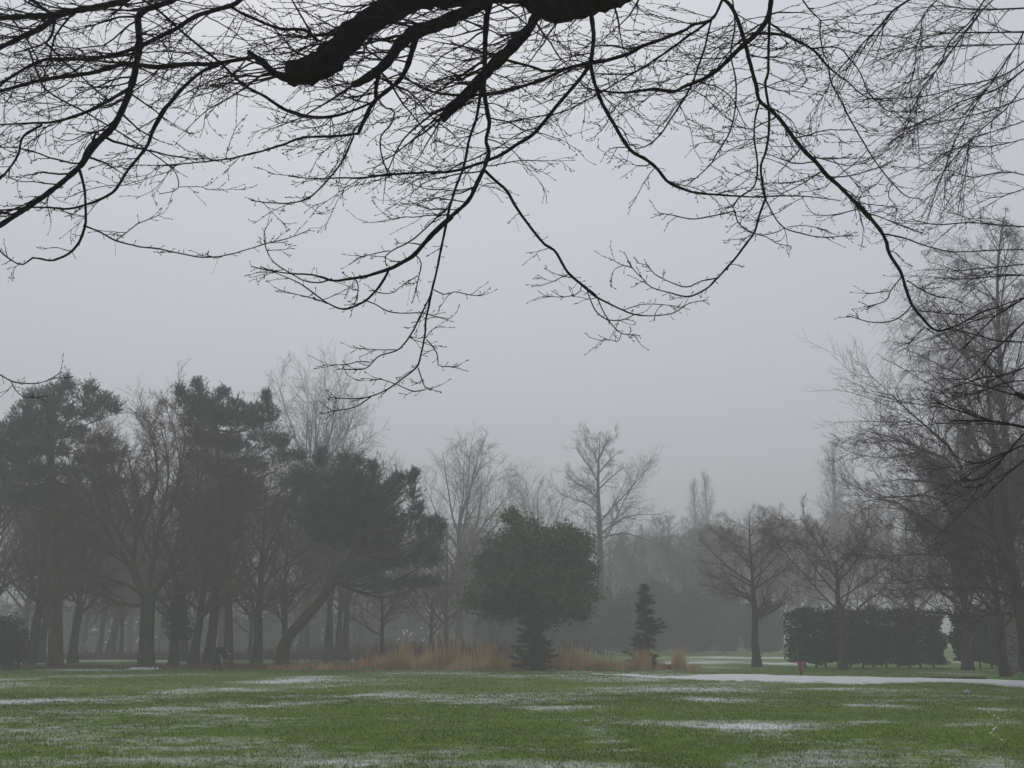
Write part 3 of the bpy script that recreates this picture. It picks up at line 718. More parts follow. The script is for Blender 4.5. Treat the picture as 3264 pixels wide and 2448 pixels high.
def pine(name, label, Y, crop, trunk_pts, trunk_r, pads, needle, seed, dens=1.0, tuft=.20, stems=True, leaf=False, group=None, trunk_mat='bark_pine', deep=1.0):
    ox, oy, s = crop; rng = np.random.RandomState(seed)
    b = stand(ox + trunk_pts[0][0] * s, Y); b[2] = float(gz(b[0], b[1]))
    T = [at(ox + x * s, oy + y * s, Y) for x, y in trunk_pts]; T[0] = b + np.array((0, 0, -.1))
    n = 18
    P, R = resample(np.array(T) - b, n, trunk_r); R *= 1 + .05 * rng.normal(size=n)
    e = empty(name, tuple(b)); tag(e, label, 'tree', group)
    G = Geo(); G.tubes(P, R, 12, True)
    G2 = Geo(); F = []
    for (px, py, rx, ry) in pads:
        mpp = Y / FPX * s * 1.02
        rxm, rzm = rx * mpp, ry * mpp; rym = min(max(rxm, .5) * deep, 3.0)
        dy = rng.normal(0, 1.1) if rx * mpp < 2.2 else rng.normal(0, .5)
        c = at(ox + px * s, oy + py * s, Y + dy) - b
        # a limb from the trunk to the pad
        k0 = int(n * .5); k = k0 + np.argmin(np.abs(P[k0:, 2] - (c[2] - .15 * np.abs(c[0] - P[k0:, 0]) - .3)) + .3 * np.abs(c[0] - P[k0:, 0]))
        st = P[k]; mid = .5 * (st + c) + np.array((0, 0, -.15 * np.linalg.norm(c - st)))
        LP, LR = resample(np.array([st, mid, c]), 9, [min(R[k] * .5, .10), .05, .015])
        G2.tubes(LP, LR, 5)
        SP, SR, SL = sprout(rng, LP[None], LR[None], 9, .4, 1.0, (55, 15), max(rxm, rzm) * .9, .3, 5, .12, (0, 0, .06), .6, .5, .010, .006)
        G2.tubes(SP, SR, 3)
        vol = rxm * rym * rzm * 4.2
        nt = int(np.clip(vol * 95 * dens, 110, 2000))
        u = norm(rng.normal(size=(nt, 3))) * (rng.rand(nt, 1) ** .42)
        # ragged pad: lumps, and pulled upward in points
        lump = 1 + .28 * np.sin(u[:, :1] * 5 + rng.rand() * 6) * np.cos(u[:, 1:2] * 4 + rng.rand() * 6)
        p = c + u * np.array((rxm, rym, rzm)) * lump
        p[:, 2] += rng.exponential(.13, nt) * (u[:, 2] > .1) * (smooth_noise(p[:, 0] + 60, p[:, 1] + 60, .35, seed) > .55)
        if leaf:
            # leaf clusters gathered round sub-centres on the pad
            ns = max(5, nt // 26); cen = c + norm(rng.normal(size=(ns, 3))) * (rng.rand(ns, 1) ** .35) * np.array((rxm, rym, rzm))
            k4 = rng.randint(0, ns, nt * 4)
            F.append(leaves(rng, cen[k4] + rng.normal(0, .26, (nt * 4, 3)) * np.array((1.1, 1.1, .85)), np.full(nt * 4, tuft), .55))
        else:
            # needle covered shoots that point outward and up
            ns = int(nt * .8); q = p[:ns]; us = u[:ns]
            d = norm(us * np.array((.9, .9, .35)) + np.array((0, 0, .62)) + rng.normal(0, .22, (ns, 3)))
            L = rng.uniform(.22, .60, ns)
            nb = 15; t_ = rng.rand(ns, nb)
            cc = (q[:, None, :] + d[:, None, :] * (L[:, None] * (t_ - .35))[..., None]).reshape(-1, 3)
            F.append(tufts(rng, cc, np.repeat(d, nb, 0), np.full(ns * nb, tuft * .9), 1, .55, .10))
    G3 = Geo(); G3.tri(np.concatenate(F))
    link('trunk', G.mesh('trunk'), M[trunk_mat], e)
    link('limbs', G2.mesh('limbs'), M[trunk_mat], e)
    link('crown', G3.mesh('crown', False), M[needle], e)
    return e
K1 = (0, 1150, .633); K2 = (800, 1150, .633); K3 = (1450, 1350, .5123)
pine('pine_tree', 'blue green pine with a broad layered top at the far left', 62, K1, [(280, 1530), (280, 1200), (275, 900), (262, 600), (250, 380), (250, 240)], [.44, .34, .30, .24, .16, .06],
     [(215, 185, 100, 45), (330, 150, 60, 55), (340, 110, 22, 35), (275, 150, 40, 45), (450, 190, 70, 50), (455, 145, 20, 35), (530, 200, 40, 40), (575, 235, 36, 40), (430, 275, 110, 26), (500, 240, 90, 28), (250, 250, 130, 60), (120, 280, 80, 60), (60, 370, 90, 70), (190, 350, 140, 60),
      (330, 360, 100, 30), (400, 350, 60, 20), (80, 470, 120, 55), (230, 440, 130, 40), (-40, 430, 110, 80), (480, 405, 130, 20), (540, 480, 110, 40), (440, 500, 120, 26), (560, 625, 90, 26), (330, 560, 100, 26), (150, 560, 130, 40), (-30, 560, 100, 60), (440, 580, 60, 20), (100, 690, 130, 40), (250, 660, 120, 30)], 'needle_blue', 101)
pine('pine_tree', 'dark pine with pointed tufts behind the big bare tree', 64, K1, [(1150, 1530), (1152, 1350), (1150, 1180), (1140, 900), (1110, 600), (1080, 330), (1060, 200)], [.30, .26, .24, .22, .17, .11, .05],
     [(1005, 150, 46, 45), (990, 115, 20, 25), (925, 185, 36, 45), (905, 150, 16, 35), (1110, 195, 60, 40), (1125, 160, 22, 25), (1000, 225, 110, 50), (1185, 215, 40, 32), (1335, 225, 40, 55), (1340, 180, 18, 30), (1265, 265, 90, 50), (1100, 290, 180, 50), (1300, 310, 90, 45), (1375, 270, 26, 40),
      (1390, 405, 70, 40), (1430, 410, 30, 36), (1330, 380, 80, 35), (1440, 480, 80, 30), (1510, 480, 40, 22), (1520, 560, 70, 36), (1480, 620, 90, 36), (1560, 640, 60, 40), (1050, 400, 140, 40), (1180, 430, 120, 40), (1000, 480, 90, 30), (1250, 520, 110, 30), (1100, 560, 110, 30), (950, 330, 60, 40), (1220, 640, 120, 40)], 'needle_dark', 102)
pine('pine_tree', 'leaning pine with a slanted dark trunk and wide dense crown', 60, K2, [(158, 1535), (172, 1420), (250, 1320), (340, 1220), (420, 1110), (500, 1000), (560, 860), (590, 700)], [.44, .36, .31, .27, .24, .20, .14, .06],
     [(350, 510, 40, 40), (355, 475, 18, 30), (460, 530, 60, 45), (470, 500, 20, 30), (540, 510, 34, 40), (620, 570, 46, 45), (615, 535, 18, 30), (720, 630, 60, 40), (740, 595, 20, 30), (805, 600, 30, 36), (825, 575, 12, 22), (815, 670, 40, 36), (840, 740, 36, 18), (825, 788, 44, 16), (300, 600, 100, 50), (500, 610, 140, 60), (650, 690, 120, 60),
      (400, 720, 160, 70), (600, 780, 170, 70), (770, 840, 110, 45), (900, 815, 40, 36), (950, 830, 26, 36), (905, 890, 70, 40), (850, 950, 90, 40), (930, 990, 36, 30), (600, 910, 170, 60), (420, 860, 140, 70), (280, 780, 80, 60), (880, 1020, 70, 32), (700, 1010, 140, 50), (560, 1060, 110, 45), (900, 1120, 50, 22), (780, 1120, 90, 32), (230, 660, 70, 40), (640, 1130, 90, 30)], 'needle_dark', 103)
pine('evergreen_tree', 'round topped broadleaved evergreen above the dry grass', 61, K3, [(520, 1500), (515, 1300), (505, 1120), (500, 950), (490, 780)], [.24, .20, .17, .13, .06],
     [(450, 715, 150, 55), (650, 715, 130, 50), (300, 750, 100, 60), (770, 750, 50, 55), (200, 850, 90, 70), (500, 850, 220, 110), (770, 870, 90, 100), (160, 970, 60, 75), (350, 990, 180, 100), (620, 990, 190, 100), (820, 1030, 55, 80), (130, 1070, 50, 50), (230, 1110, 110, 55), (330, 1160, 50, 26), (500, 1100, 140, 70), (690, 1110, 150, 60), (370, 615, 26, 24), (358, 575, 14, 14), (450, 640, 40, 26), (580, 680, 130, 40), (560, 780, 260, 90), (300, 880, 150, 90), (700, 940, 170, 100), (800, 720, 26, 22), (720, 690, 30, 22), (250, 1185, 90, 34), (420, 1195, 80, 40), (620, 1190, 120, 46), (780, 1165, 60, 44), (110, 1120, 36, 44), (560, 1240, 70, 36)],
     'leaf_green', 104, dens=1.0, tuft=.11, leaf=True, trunk_mat='bark', deep=1.0)

def conifer(name, label, Y, crop, base, top, widths, needle, seed, group=None, side=()):
    """narrow spruce: whorls of drooping boughs; widths: (row fraction from base, left half width, right half width) in crop px"""
    ox, oy, s = crop; rng = np.random.RandomState(seed)
    b = stand(ox + base[0] * s, Y); b[2] = float(gz(b[0], b[1]))
    tp = at(ox + top[0] * s, oy + top[1] * s, Y) - b
    e = empty(name, tuple(b)); tag(e, label, 'tree', group)
    n = 16; ss = np.linspace(0, 1, n)
    P = tp[None] * ss[:, None]; P[0, 2] = -.1; R = .12 * (1 - ss) + .012
    G = Geo(); G.tubes(P, R, 9, True); link('trunk', G.mesh('trunk'), M['bark_brown'], e)
    mpp = Y / FPX * s * 1.02; F = []; G2 = Geo()
    fr = [w[0] for w in widths]
    for k in range(150):
        h = rng.uniform(.03, 1.0) ** .9
        a = rng.rand() * 2 * math.pi
        wl = np.interp(h, fr, [w[1] for w in widths]); wr = np.interp(h, fr, [w[2] for w in widths])
        w = (wr if math.cos(a) > 0 else wl) * mpp * rng.uniform(.55, 1.25) * (1.0 if abs(math.cos(a)) > .3 else .9)
        o = tp * h
        d = np.array((math.cos(a), math.sin(a), rng.uniform(-.15, .25)))
        m = 6; t = np.linspace(0, 1, m)[:, None]
        bp = o + d * w * t + np.array((0, 0, -.22 * w)) * t * (1 - .9 * t) ** 1 + np.array((0, 0, .06 * w)) * t ** 3
        G2.tubes(bp, np.linspace(.018, .005, m), 3)
        nt = max(8, int(w * 62))
        u = rng.rand(nt) ** .7
        c = o + d * w * u[:, None] + np.array((0, 0, -.2 * w)) * (u * (1 - .9 * u))[:, None] + rng.normal(0, .045, (nt, 3)) * np.array((1, 1, .6)) * (1 + .6 * (1 - u))[:, None]
        F.append(tufts(rng, c, np.repeat((d + np.array((0, 0, .12)))[None], nt, 0), np.full(nt, .15), 5, .6, .10))
    nt = 60; F.append(tufts(rng, tp * rng.uniform(.93, 1.0, (nt, 1)), np.tile((0, 0, 1.0), (nt, 1)), np.full(nt, .16), 6, .5, .10))
    G3 = Geo(); G3.tri(np.concatenate(F))
    link('boughs', G2.mesh('boughs'), M['bark_brown'], e); link('crown', G3.mesh('crown', False), M[needle], e)
    return e
conifer('conifer_tree', 'small dark spruce in front of the round evergreen', 57, K3, (490, 1535), (475, 1060), [(0, 100, 120), (.12, 130, 130), (.28, 120, 115), (.42, 90, 95), (.55, 75, 75), (.7, 55, 60), (.85, 40, 40), (1, 8, 8)], 'needle_spruce', 201)
conifer('conifer_tree', 'narrow dark spruce standing clear right of the evergreen', 60, K3, (1205, 1500), (1175, 1005), [(0, 90, 60), (.1, 130, 70), (.22, 80, 50), (.35, 110, 60), (.45, 60, 90), (.52, 55, 110), (.58, 50, 60), (.7, 50, 45), (.85, 40, 42), (.94, 26, 26), (1, 6, 6)], 'needle_spruce', 202)

# ---- dark shrub at the left edge, ivy stump, hedges, cypress screen
def bush(name, label, cat, base_px, Y, size, matn, seed, count, leafsize, stems=3, group=None, kind='blob', parts=('foliage', 'stem'), zoff=0.0):
    rng = np.random.RandomState(seed); b = stand(base_px, Y); b[2] = float(gz(b[0], b[1]))
    e = empty(name, tuple(b)); tag(e, label, cat, group)
    sx, sy, sz = size
    u = norm(rng.normal(size=(count, 3))) * (rng.rand(count, 1) ** .3)
    if kind == 'box':
        u = rng.uniform(-1, 1, (count, 3))
    lump = 1 + .16 * np.sin(u[:, :1] * 7 + seed) * np.cos(u[:, 2:3] * 6) + .12 * np.sin(u[:, :1] * 17 + 2 * seed)
    if kind == 'box': lump = 1 + .35 * (lump - 1)
    p = u * np.array((sx, sy, sz)) * lump + np.array((0, 0, sz * 1.0 + zoff))
    if kind == 'box':
        if sx > 20: p[:, 2] *= .6 + .8 * smooth_noise(p[:, 0] + 700, p[:, 1] * 0, 7, seed + 9)
        p[:, 2] *= .86 + .22 * smooth_noise(p[:, 0] + 70, p[:, 1] + 70, 1.1, seed + 3) + .10 * smooth_noise(p[:, 0] + 70, p[:, 1] + 70, .35, seed + 4)
        p[:, 1] *= .8 + .6 * smooth_noise(p[:, 0] + 70, p[:, 2] + 70, .9, seed + 5)
    p[:, 2] += .35 * rng.rand(count) * (u[:, 2] > .6) * (smooth_noise(p[:, 0] + 50, p[:, 1] + 50, .7, seed) > .4)
    cut = (p[:, 2] > .12 + .35 * smooth_noise(p[:, 0] + 90, p[:, 1] * .2 + 90, .5, seed + 1))
    p = p[cut]
    G = Geo(); G.tri(leaves(rng, p, np.full(len(p), leafsize), .5))
    link(parts[0], G.mesh(parts[0], False), M[matn], e)
    for k in range(stems):
        x = -sx * .9 + 1.8 * sx * (k + .5) / stems + rng.normal(0, .08)
        pts = np.array([(x, rng.normal(0, .1), -.1), (x + rng.normal(0, .05), 0, sz * .5), (x + rng.normal(0, .12), 0, sz * 1.3)])
        Gs = Geo(); PP, RR = resample(pts, 7, [.07, .055, .02]); Gs.tubes(PP, RR, 6)
        link(parts[1], Gs.mesh(parts[1]), M['bark_brown'], e)
    return e
bush('shrub', 'dark leafy shrub at the left edge of the lawn', 'shrub', 5, 57, (1.25, 1.2, 1.35), 'leaf_hedge', 301, 9000, .075, 5)
bush('hedge', 'long dark clipped hedge behind the litter bin', 'hedge', 2770, 62, (4.7, .8, 1.55), 'leaf_hedge', 302, 42000, .092, 12, kind='box')
bush('hedge', 'dark clipped hedge running out at the right edge', 'hedge', 3262, 61, (3.95, .8, 1.55), 'leaf_hedge', 303, 34000, .092, 10, kind='box')
cyp = None
for k, (px, Y, sc) in enumerate((px_, Y_ * 1.16, tuple(v * 1.13 for v in sc_)) for px_, Y_, sc_ in ((1590, 98, (.9, .9, .58)), (1685, 104, (1, 1, .70)), (1800, 98, (.9, .9, .62)), (1890, 106, (1.15, 1, .80)), (2005, 99, (.95, 1, .66)), (2095, 106, (1.1, 1, .84)), (2210, 100, (1.0, 1, .70)), (2315, 107, (1.15, 1, .78)), (2430, 101, (.9, 1, .60)))):
    b = stand(px, Y)
    lab = ('dark misty cypress, %s in the screen behind the evergreen and spruce' % ('leftmost', 'second from left', 'third from left', 'fourth from left', 'middle one', 'fourth from right', 'third from right', 'second from right', 'rightmost')[k])
    if cyp is None:
        cyp = bush('cypress_tree', lab, 'tree', px, Y, (2.4, 1.9, 4.4), 'leaf_cypress', 310, 24000, .16, 1, 'cypress screen', parts=('crown', 'trunk'))
        cyp.scale = sc; src = cyp
    else:
        e = src.copy(); COL.objects.link(e); e.location = tuple(b); e.scale = sc; e.rotation_euler = (0, 0, k * 1.1); e['label'] = lab
        for ch in src.children:
            c = ch.copy(); COL.objects.link(c); c.parent = e
bush('hedge', 'faint far hedge line beyond the misty left field', 'hedge', 640, 150, (46, 1.6, 3.0), 'leaf_cypress', 321, 14000, .55, 0, kind='box')
def ivy_tree():
    rng = np.random.RandomState(61); Y = 63; b = stand(553, Y)
    e = empty('ivy_tree', tuple(b)); tag(e, 'ivy clad trunk between the big bare tree and stooping person', 'tree')
    P, R = trunk_poly(5.2, .30, .14, (-.02, 0), .3, seed=3)
    G = Geo(); G.tubes(P, R, 10, True); link('trunk', G.mesh('trunk'), M['bark'], e)
    n = 2600; h = 1.6 + 3.2 * rng.rand(n); a = rng.rand(n) * 6.28; r = .25 + .75 * rng.rand(n) ** 1.5 * np.exp(-((h - 2.4) / 1.3) ** 2)
    p = np.stack([np.cos(a) * r + .25 * (h < 2.4), np.sin(a) * r, h], 1)
    G = Geo(); G.tri(leaves(rng, p, np.full(n, .085), .7)); link('ivy', G.mesh('ivy', False), M['leaf_hedge'], e)
    PB = sprout(rng, P[None], R[None], 9, .5, 1, (45, 10), 2.2, .3, 6, .1, (0, 0, .05), 1, .5, .02, .01); P2 = sprout(rng, PB[0], PB[1], 8, .2, 1, (45, 10), .9, .3, 5, .1, (0, 0, .03), 1, .5, .008, .004); P3 = sprout(rng, P2[0], P2[1], 6, .2, 1, (45, 10), .4, .3, 3, .1, (0, 0, .03), 1, .6, .005, .003)
    G = Geo(); G.tubes(PB[0], PB[1], 5); G.tubes(P2[0], P2[1], 3); G.tubes(P3[0], P3[1], 3); link('crown', G.mesh('crown'), M['twig_brown'], e)
ivy_tree()

# ------------------------------------------------------------------ dry grass
def blades(rng, x, y, h, w, lean, z=None):
    n = len(x); z = gz(x, y) if z is None else z
    a = rng.rand(n) * math.pi; la = rng.rand(n) * 6.283; ln = h * lean * rng.rand(n)
    bx, by = np.cos(a) * w, np.sin(a) * w
    m = np.stack([x + np.cos(la) * ln * .35, y + np.sin(la) * ln * .35, z + h * .55], 1); tp = np.stack([x + np.cos(la) * ln, y + np.sin(la) * ln, z + h], 1)
    o = np.stack([bx, by, np.zeros(n)], 1); b0 = np.stack([x, y, z - .02], 1)
    return np.concatenate([np.stack([b0 - o, b0 + o, m + o * .8], 1), np.stack([b0 - o, m + o * .8, m - o * .8], 1), np.stack([m - o * .8, m + o * .8, tp], 1)])
def dry_grass():
    rng = np.random.RandomState(71)
    # the long reed bed: uneven height along its length
    prof_x = [880, 950, 1010, 1080, 1150, 1200, 1250, 1290, 1340, 1400, 1450, 1500, 1550, 1590, 1640, 1700, 1760, 1800, 1850, 1900, 1960, 2000]
    prof_h = [.35, .4, .45, .5, .55, .8, 1.3, 1.45, 1.25, 1.55, 1.5, 1.2, 1.5, 1.35, 1.1, .6, .9, 1.45, 1.3, 1.0, .6, .5]
    n = 26000
    px = rng.uniform(880, 2010, n); Y = rng.uniform(57.2, 60.5, n)
    X = (px - 1632) / FPX * Y * .998
    clump = smooth_noise(X + 80, Y, .45, 81); clump2 = smooth_noise(X + 80, Y, 1.4, 82)
    h = np.interp(px, prof_x, prof_h) * (.25 + .95 * clump * (.45 + clump2)) * (.35 + .95 * rng.rand(n) ** 1.5)
    G = Geo(); G.tri(blades(rng, X, Y, h, .007 + .006 * rng.rand(n), .35))
    tag(link('reed_bed', G.mesh('reed_bed', False), M['straw']), 'long bed of tall tan dry grass along the lawn edge', 'dry grass', kind='stuff')
    # dull undergrowth at its foot and under the trees
    n = 15000
    px = rng.uniform(-80, 2150, n); Y = 57.5 + 6.5 * rng.rand(n) ** 1.3
    X = (px - 1632) / FPX * Y
    d = np.interp(px, [-80, 380, 520, 880, 1250, 2150], [.20, .22, .30, .45, .55, .35])
    h = d * (.25 + .9 * smooth_noise(X + 90, Y, .6, 83)) * rng.uniform(.5, 1.2, n)
    G = Geo(); G.tri(blades(rng, X, Y, h, .010 + .006 * rng.rand(n), .6))
    tag(link('undergrowth', G.mesh('undergrowth', False), M['straw_dull']), 'low brown undergrowth beneath the trees', 'undergrowth', kind='stuff')
    # purple brown weeds further back
    n = 18000
    px = rng.uniform(-100, 1640, n); Y = rng.uniform(84, 104, n); X = (px - 1632) / FPX * Y
    d = np.interp(px, [-100, 300, 700, 950, 1100, 1640], [.5, .8, .9, 1.3, 1.7, 1.6])
    h = d * (.35 + .7 * smooth_noise(X + 190, Y, 1.2, 84)) * rng.uniform(.5, 1.15, n)
    G = Geo(); G.tri(blades(rng, X, Y, h, .014 + .01 * rng.rand(n), .3, 0 * X))
    tag(link('weeds', G.mesh('weeds', False), M['weed']), 'dull purple brown weeds standing in the misty field', 'weeds', kind='stuff')
    # dark seed stalks in the reed bed
    n = 170
    px = rng.uniform(900, 1960, n); Y = rng.uniform(57, 60, n); X = (px - 1632) / FPX * Y
    hh = np.interp(px, prof_x, prof_h) * rng.uniform(.8, 1.25, n) + .2
    z = gz(X, Y); P = np.stack([np.stack([X, Y, z], 1), np.stack([X + rng.normal(0, .04, n), Y, z + hh * .5], 1), np.stack([X + rng.normal(0, .08, n), Y, z + hh * .85], 1), np.stack([X + rng.normal(0, .10, n), Y, z + hh], 1)], 1)
    R = np.tile((.008, .007, .022, .006), (n, 1))
    G = Geo(); G.tubes(P, R, 4)
    tag(link('seed_stalks', G.mesh('seed_stalks'), M['weed']), 'thin dark seed stalks standing in the dry grass', 'stalks', kind='stuff')
    # single clumps that stand apart
    for px, Y, h, w, n, lab in ((2165, 55.5, 1.45, .40, 620, 'lone tan tuft of dry grass right of the small spruce'), (2215, 54.5, .6, .35, 260, 'low brown tuft just right of the lone dry grass tuft'), (2050, 56.5, 1.4, .5, 760, 'tan dry grass clump at the foot of the right spruce'), (2105, 56.2, .7, .3, 260, 'short brown clump between right spruce and the lone tuft')):
        b = stand(px, Y); b[2] = float(gz(b[0], b[1]))
        r = w * np.sqrt(rng.rand(n)) ; a = rng.rand(n) * 6.283
        G = Geo(); G.tri(blades(rng, np.cos(a) * r, np.sin(a) * r * .8, h * (.25 + .95 * rng.rand(n) ** 1.6) * (1.05 - .25 * r / w), .004 + .005 * rng.rand(n), .55, np.zeros(n)))
        o = link('dry_grass_clump', G.mesh('dry_grass_clump', False), M['straw']); o.location = tuple(b); tag(o, lab, 'dry grass', 'dry grass clumps')
dry_grass()

# ------------------------------------------------------------------ litter bin, wrapper
def litter_bin():
    b = ground(2555, 2156); b[2] = float(gz(b[0], b[1])) + .03
    e = empty('litter_bin', tuple(b)); tag(e, 'small tapered red slatted litter bin on the snowy path edge', 'bin')
    G = Geo(); G.tubes(np.array([(0, 0, -.1), (0, 0, .16), (0, 0, .2)]), np.array([.045, .045, .07]), 10, True); link('post', G.mesh('post'), M['metal_dark'], e)
    z0, z1, ra, rb = .17, .66, .085, .165
    G = Geo(); G.tubes(np.array([(0, 0, z0), (0, 0, z0 + .25), (0, 0, z1 - .02)]), np.array([ra, .12, rb]) * .9, 16); G.tubes(np.array([(0, 0, z0 + .01), (0, 0, z0)]), np.array([ra, ra]) * .9, 16, True)
    link('liner', G.mesh('liner'), M['metal_dark'], e)
    n = 12
    for k in range(n):
        a = 2 * math.pi * k / n; ca, sa = math.cos(a), math.sin(a); t = np.array((-sa, ca, 0)); r = np.array((ca, sa, 0))
        v = []
        for z, rr, hw in ((z0, ra, .014), (z1, rb, .028)):
            for dr in (0, .012):
                for sg in (-1, 1): v.append(r * (rr + dr) + t * hw * sg + np.array((0, 0, z)))
        q = [(0, 1, 3, 2), (4, 6, 7, 5), (2, 3, 7, 6), (0, 4, 5, 1), (0, 2, 6, 4), (1, 5, 7, 3)]
        link('slat', make_mesh('slat', v, q, smooth=False), M['bin_grey'] if k % 4 == 2 else M['bin_red'], e)
    a = np.linspace(0, 2 * math.pi, 25); G = Geo(); G.tubes(np.stack([np.cos(a) * (rb + .015), np.sin(a) * (rb + .015), np.full(25, z1)], 1), np.full(25, .012), 6); link('rim', G.mesh('rim'), M['metal_dark'], e)
litter_bin()
def wrapper():
    rng = np.random.RandomState(2); b = ground(3083, 2208); b[2] = float(gz(b[0], b[1])) + .01
    u, v = np.meshgrid(np.linspace(-1, 1, 9), np.linspace(-1, 1, 7))
    z = .05 * rng.rand(*u.shape) + .05 * (1 - u * u) * (1 - v * v) + .02
    V = np.stack([u * .10 + .02 * rng.normal(size=u.shape), v * .06 + .012 * rng.normal(size=u.shape), z], -1).reshape(-1, 3)
    i = np.arange(6)[:, None] * 9 + np.arange(8)[None]; q = np.stack([i, i + 1, i + 10, i + 9], -1).reshape(-1, 4)
    V2 = V.copy(); V2[:, 2] = np.maximum(V2[:, 2] - .02, -.01)
    G = Geo(); G.add(V, q); G.add(V2, q[:, ::-1])
    o = link('wrapper', G.mesh('wrapper', False), M['wrapper']); o.location = tuple(b); tag(o, 'crumpled pale blue wrapper lying on the grass at right', 'litter')
wrapper()

# ------------------------------------------------------------------ the stooping person
M['jacket'] = mat('jacket', (.014, .016, .024), (.026, .028, .040), 9, .85, .3, 30)
M['trousers'] = mat('trousers', (.022, .024, .036), (.034, .036, .052), 10, .9, .3, 30)
M['skin'] = mat('skin', (.34, .19, .14), (.40, .23, .17), 8, .6)
M['hair'] = mat('hair', (.020, .016, .014), (.045, .036, .030), 30, .8)
M['boot'] = mat('boot', (.012, .011, .010), (.022, .020, .018), 20, .6)
def person():
    b = ground(694, 2139); b[2] = float(gz(b[0], b[1]))
    e = empty('person', tuple(b), math.radians(-4)); tag(e, 'person in dark jacket and trousers stooping towards the ground', 'person')
    V, E, R = [], [], []
    def v(p, r, par=None):
        V.append(p); R.append(r if hasattr(r, '__len__') else (r, r)); i = len(V) - 1
        if par is not None: E.append((par, i))
        return i
    pel = v((-.24, 0, .90), (.19, .19)); sp1 = v((-.11, 0, 1.02), (.20, .21), pel); sp2 = v((.06, 0, 1.08), (.20, .22), sp1); ch = v((.24, 0, 1.06), (.18, .21), sp2)
    nk = v((.37, 0, 1.04), .065, ch); nk2 = v((.43, 0, .99), .06, nk)
    hands = []
    for s in (-1, 1):
        hp = v((-.22, s * .10, .80), .125, pel)
        fx = .22 if s < 0 else -.26
        kn = v((fx * .5 - .02, s * .13, .47), .092, hp); an = v((fx - .05, s * .14, .10), .066, kn); he = v((fx - .04, s * .14, .05), .048, an); v((fx + .14, s * .15, .04), .042, he)
        sh = v((.27, s * .18, 1.03), .10, ch); el = v((.33, s * .23, .78), .072, sh); wr = v((.44, s * .15, .55), .038, el); pm = v((.47, s * .14, .47), (.020, .036), wr)
        hands.append((np.array((.44, s * .15, .55)), np.array((.48, s * .135, .46)), s))
    me = bpy.data.meshes.new('body'); me.from_pydata(V, E, [])
    o = bpy.data.objects.new('body', me); COL.objects.link(o)
    sk = o.modifiers.new('s', 'SKIN'); sk.use_smooth_shade = True
    for i, r in enumerate(R): me.skin_vertices[0].data[i].radius = r
    me.skin_vertices[0].data[0].use_root = True
    o.modifiers.new('u', 'SUBSURF').levels = 2
    dg = bpy.context.evaluated_depsgraph_get(); bm_ = bpy.data.meshes.new_from_object(o.evaluated_get(dg))
    bpy.data.objects.remove(o)
    co = np.zeros(len(bm_.vertices) * 3); bm_.vertices.foreach_get('co', co); co = co.reshape(-1, 3)
    # five fingers per hand, rooted in the palm; joined to the same mesh
    G = Geo()
    for wrp, pal, s in hands:
        d = norm(pal - wrp); side = np.array((0, 1, 0)); fwd = np.cross(side, d)
        for k, (off, L, cu) in enumerate(((-.030, .070, .30), (-.011, .082, .34), (.009, .076, .36), (.028, .060, .40))):
            p0 = pal + side * off * 0.9; ps = [p0 - d * .02]
            dd = d.copy()
            for j in range(4):
                dd = norm(dd + fwd * -.5 * cu * (j > 0)); ps.append(ps[-1] + dd * (L / 3.2))
            G.tubes(np.array(ps), np.array([.010, .0095, .009, .008, .005]), 6, True)
        p0 = wrp + d * .05 - side * s * .030; dd = norm(d * .8 - side * s * .7)
        G.tubes(np.array([p0, p0 + dd * .03, p0 + dd * .05 + d * .012, p0 + dd * .06 + d * .03]), np.array([.012, .011, .010, .006]), 6, True)
    fv = np.concatenate(G.v); fq = np.concatenate(G.q); ft = np.concatenate(G.t)
    bq = np.array([list(p.vertices) for p in bm_.polygons if len(p.vertices) == 4]); bt = [list(p.vertices) for p in bm_.polygons if len(p.vertices) == 3]
    allv = np.vstack([co, fv]); quads = np.vstack([bq, fq + len(co)]); tris = np.vstack([np.array(bt).reshape(-1, 3), ft + len(co)]).astype(int)
    def which(c):
        if c[2] < .11: return 3
        if (c[0] > .38 and c[2] > .93): return 2
        if (c[0] > .36 and c[2] < .57 and abs(c[1]) > .05 and c[2] > .3): return 2
        if c[2] < .90 and not (c[0] > .2 and c[2] > .56 and abs(c[1]) > .1): return 1
        return 0
    mids = [which(allv[f].mean(0)) for f in quads] + [which(allv[f].mean(0)) for f in tris]
    body = make_mesh('body', allv, quads, tris, True, mids)
    for m in ('jacket', 'trousers', 'skin', 'boot'): body.materials.append(M[m])
    link('body', body, None, e)
    # head: face looking down and forward, with nose, eyes, mouth, ears
    hc = np.array((.53, 0, .93)); fdir = norm(np.array((.62, 0, -.78))); up = norm(np.array((.78, 0, .62))); rt = np.array((0, 1, 0))
    def head_pts(scale=1.0, nu=24, nv=16, face=True):
        vv = []
        for j in range(nv + 1):
            th = math.pi * j / nv
            for i in range(nu):
                ph = 2 * math.pi * i / nu
                x, y, z = math.sin(th) * math.cos(ph), math.sin(th) * math.sin(ph), math.cos(th)
                rx, ry, rz = .098, .076, .118
                if z < 0: ry *= 1 + .28 * z; rx *= 1 + .10 * z
                px_, py_, pz_ = x * rx, y * ry, z * rz
                if face and x > .3:
                    px_ += .030 * math.exp(-((y / .16) ** 2 + ((z + .12) / .20) ** 2))
                    for sy in (-1, 1): px_ -= .012 * math.exp(-(((y - sy * .38) / .16) ** 2 + ((z - .08) / .12) ** 2))
                    px_ -= .006 * math.exp(-((y / .3) ** 2 + ((z + .48) / .06) ** 2)); px_ += .008 * math.exp(-((y / .3) ** 2 + ((z + .75) / .14) ** 2))
                vv.append(hc + scale * (fdir * px_ + rt * py_ + up * pz_))
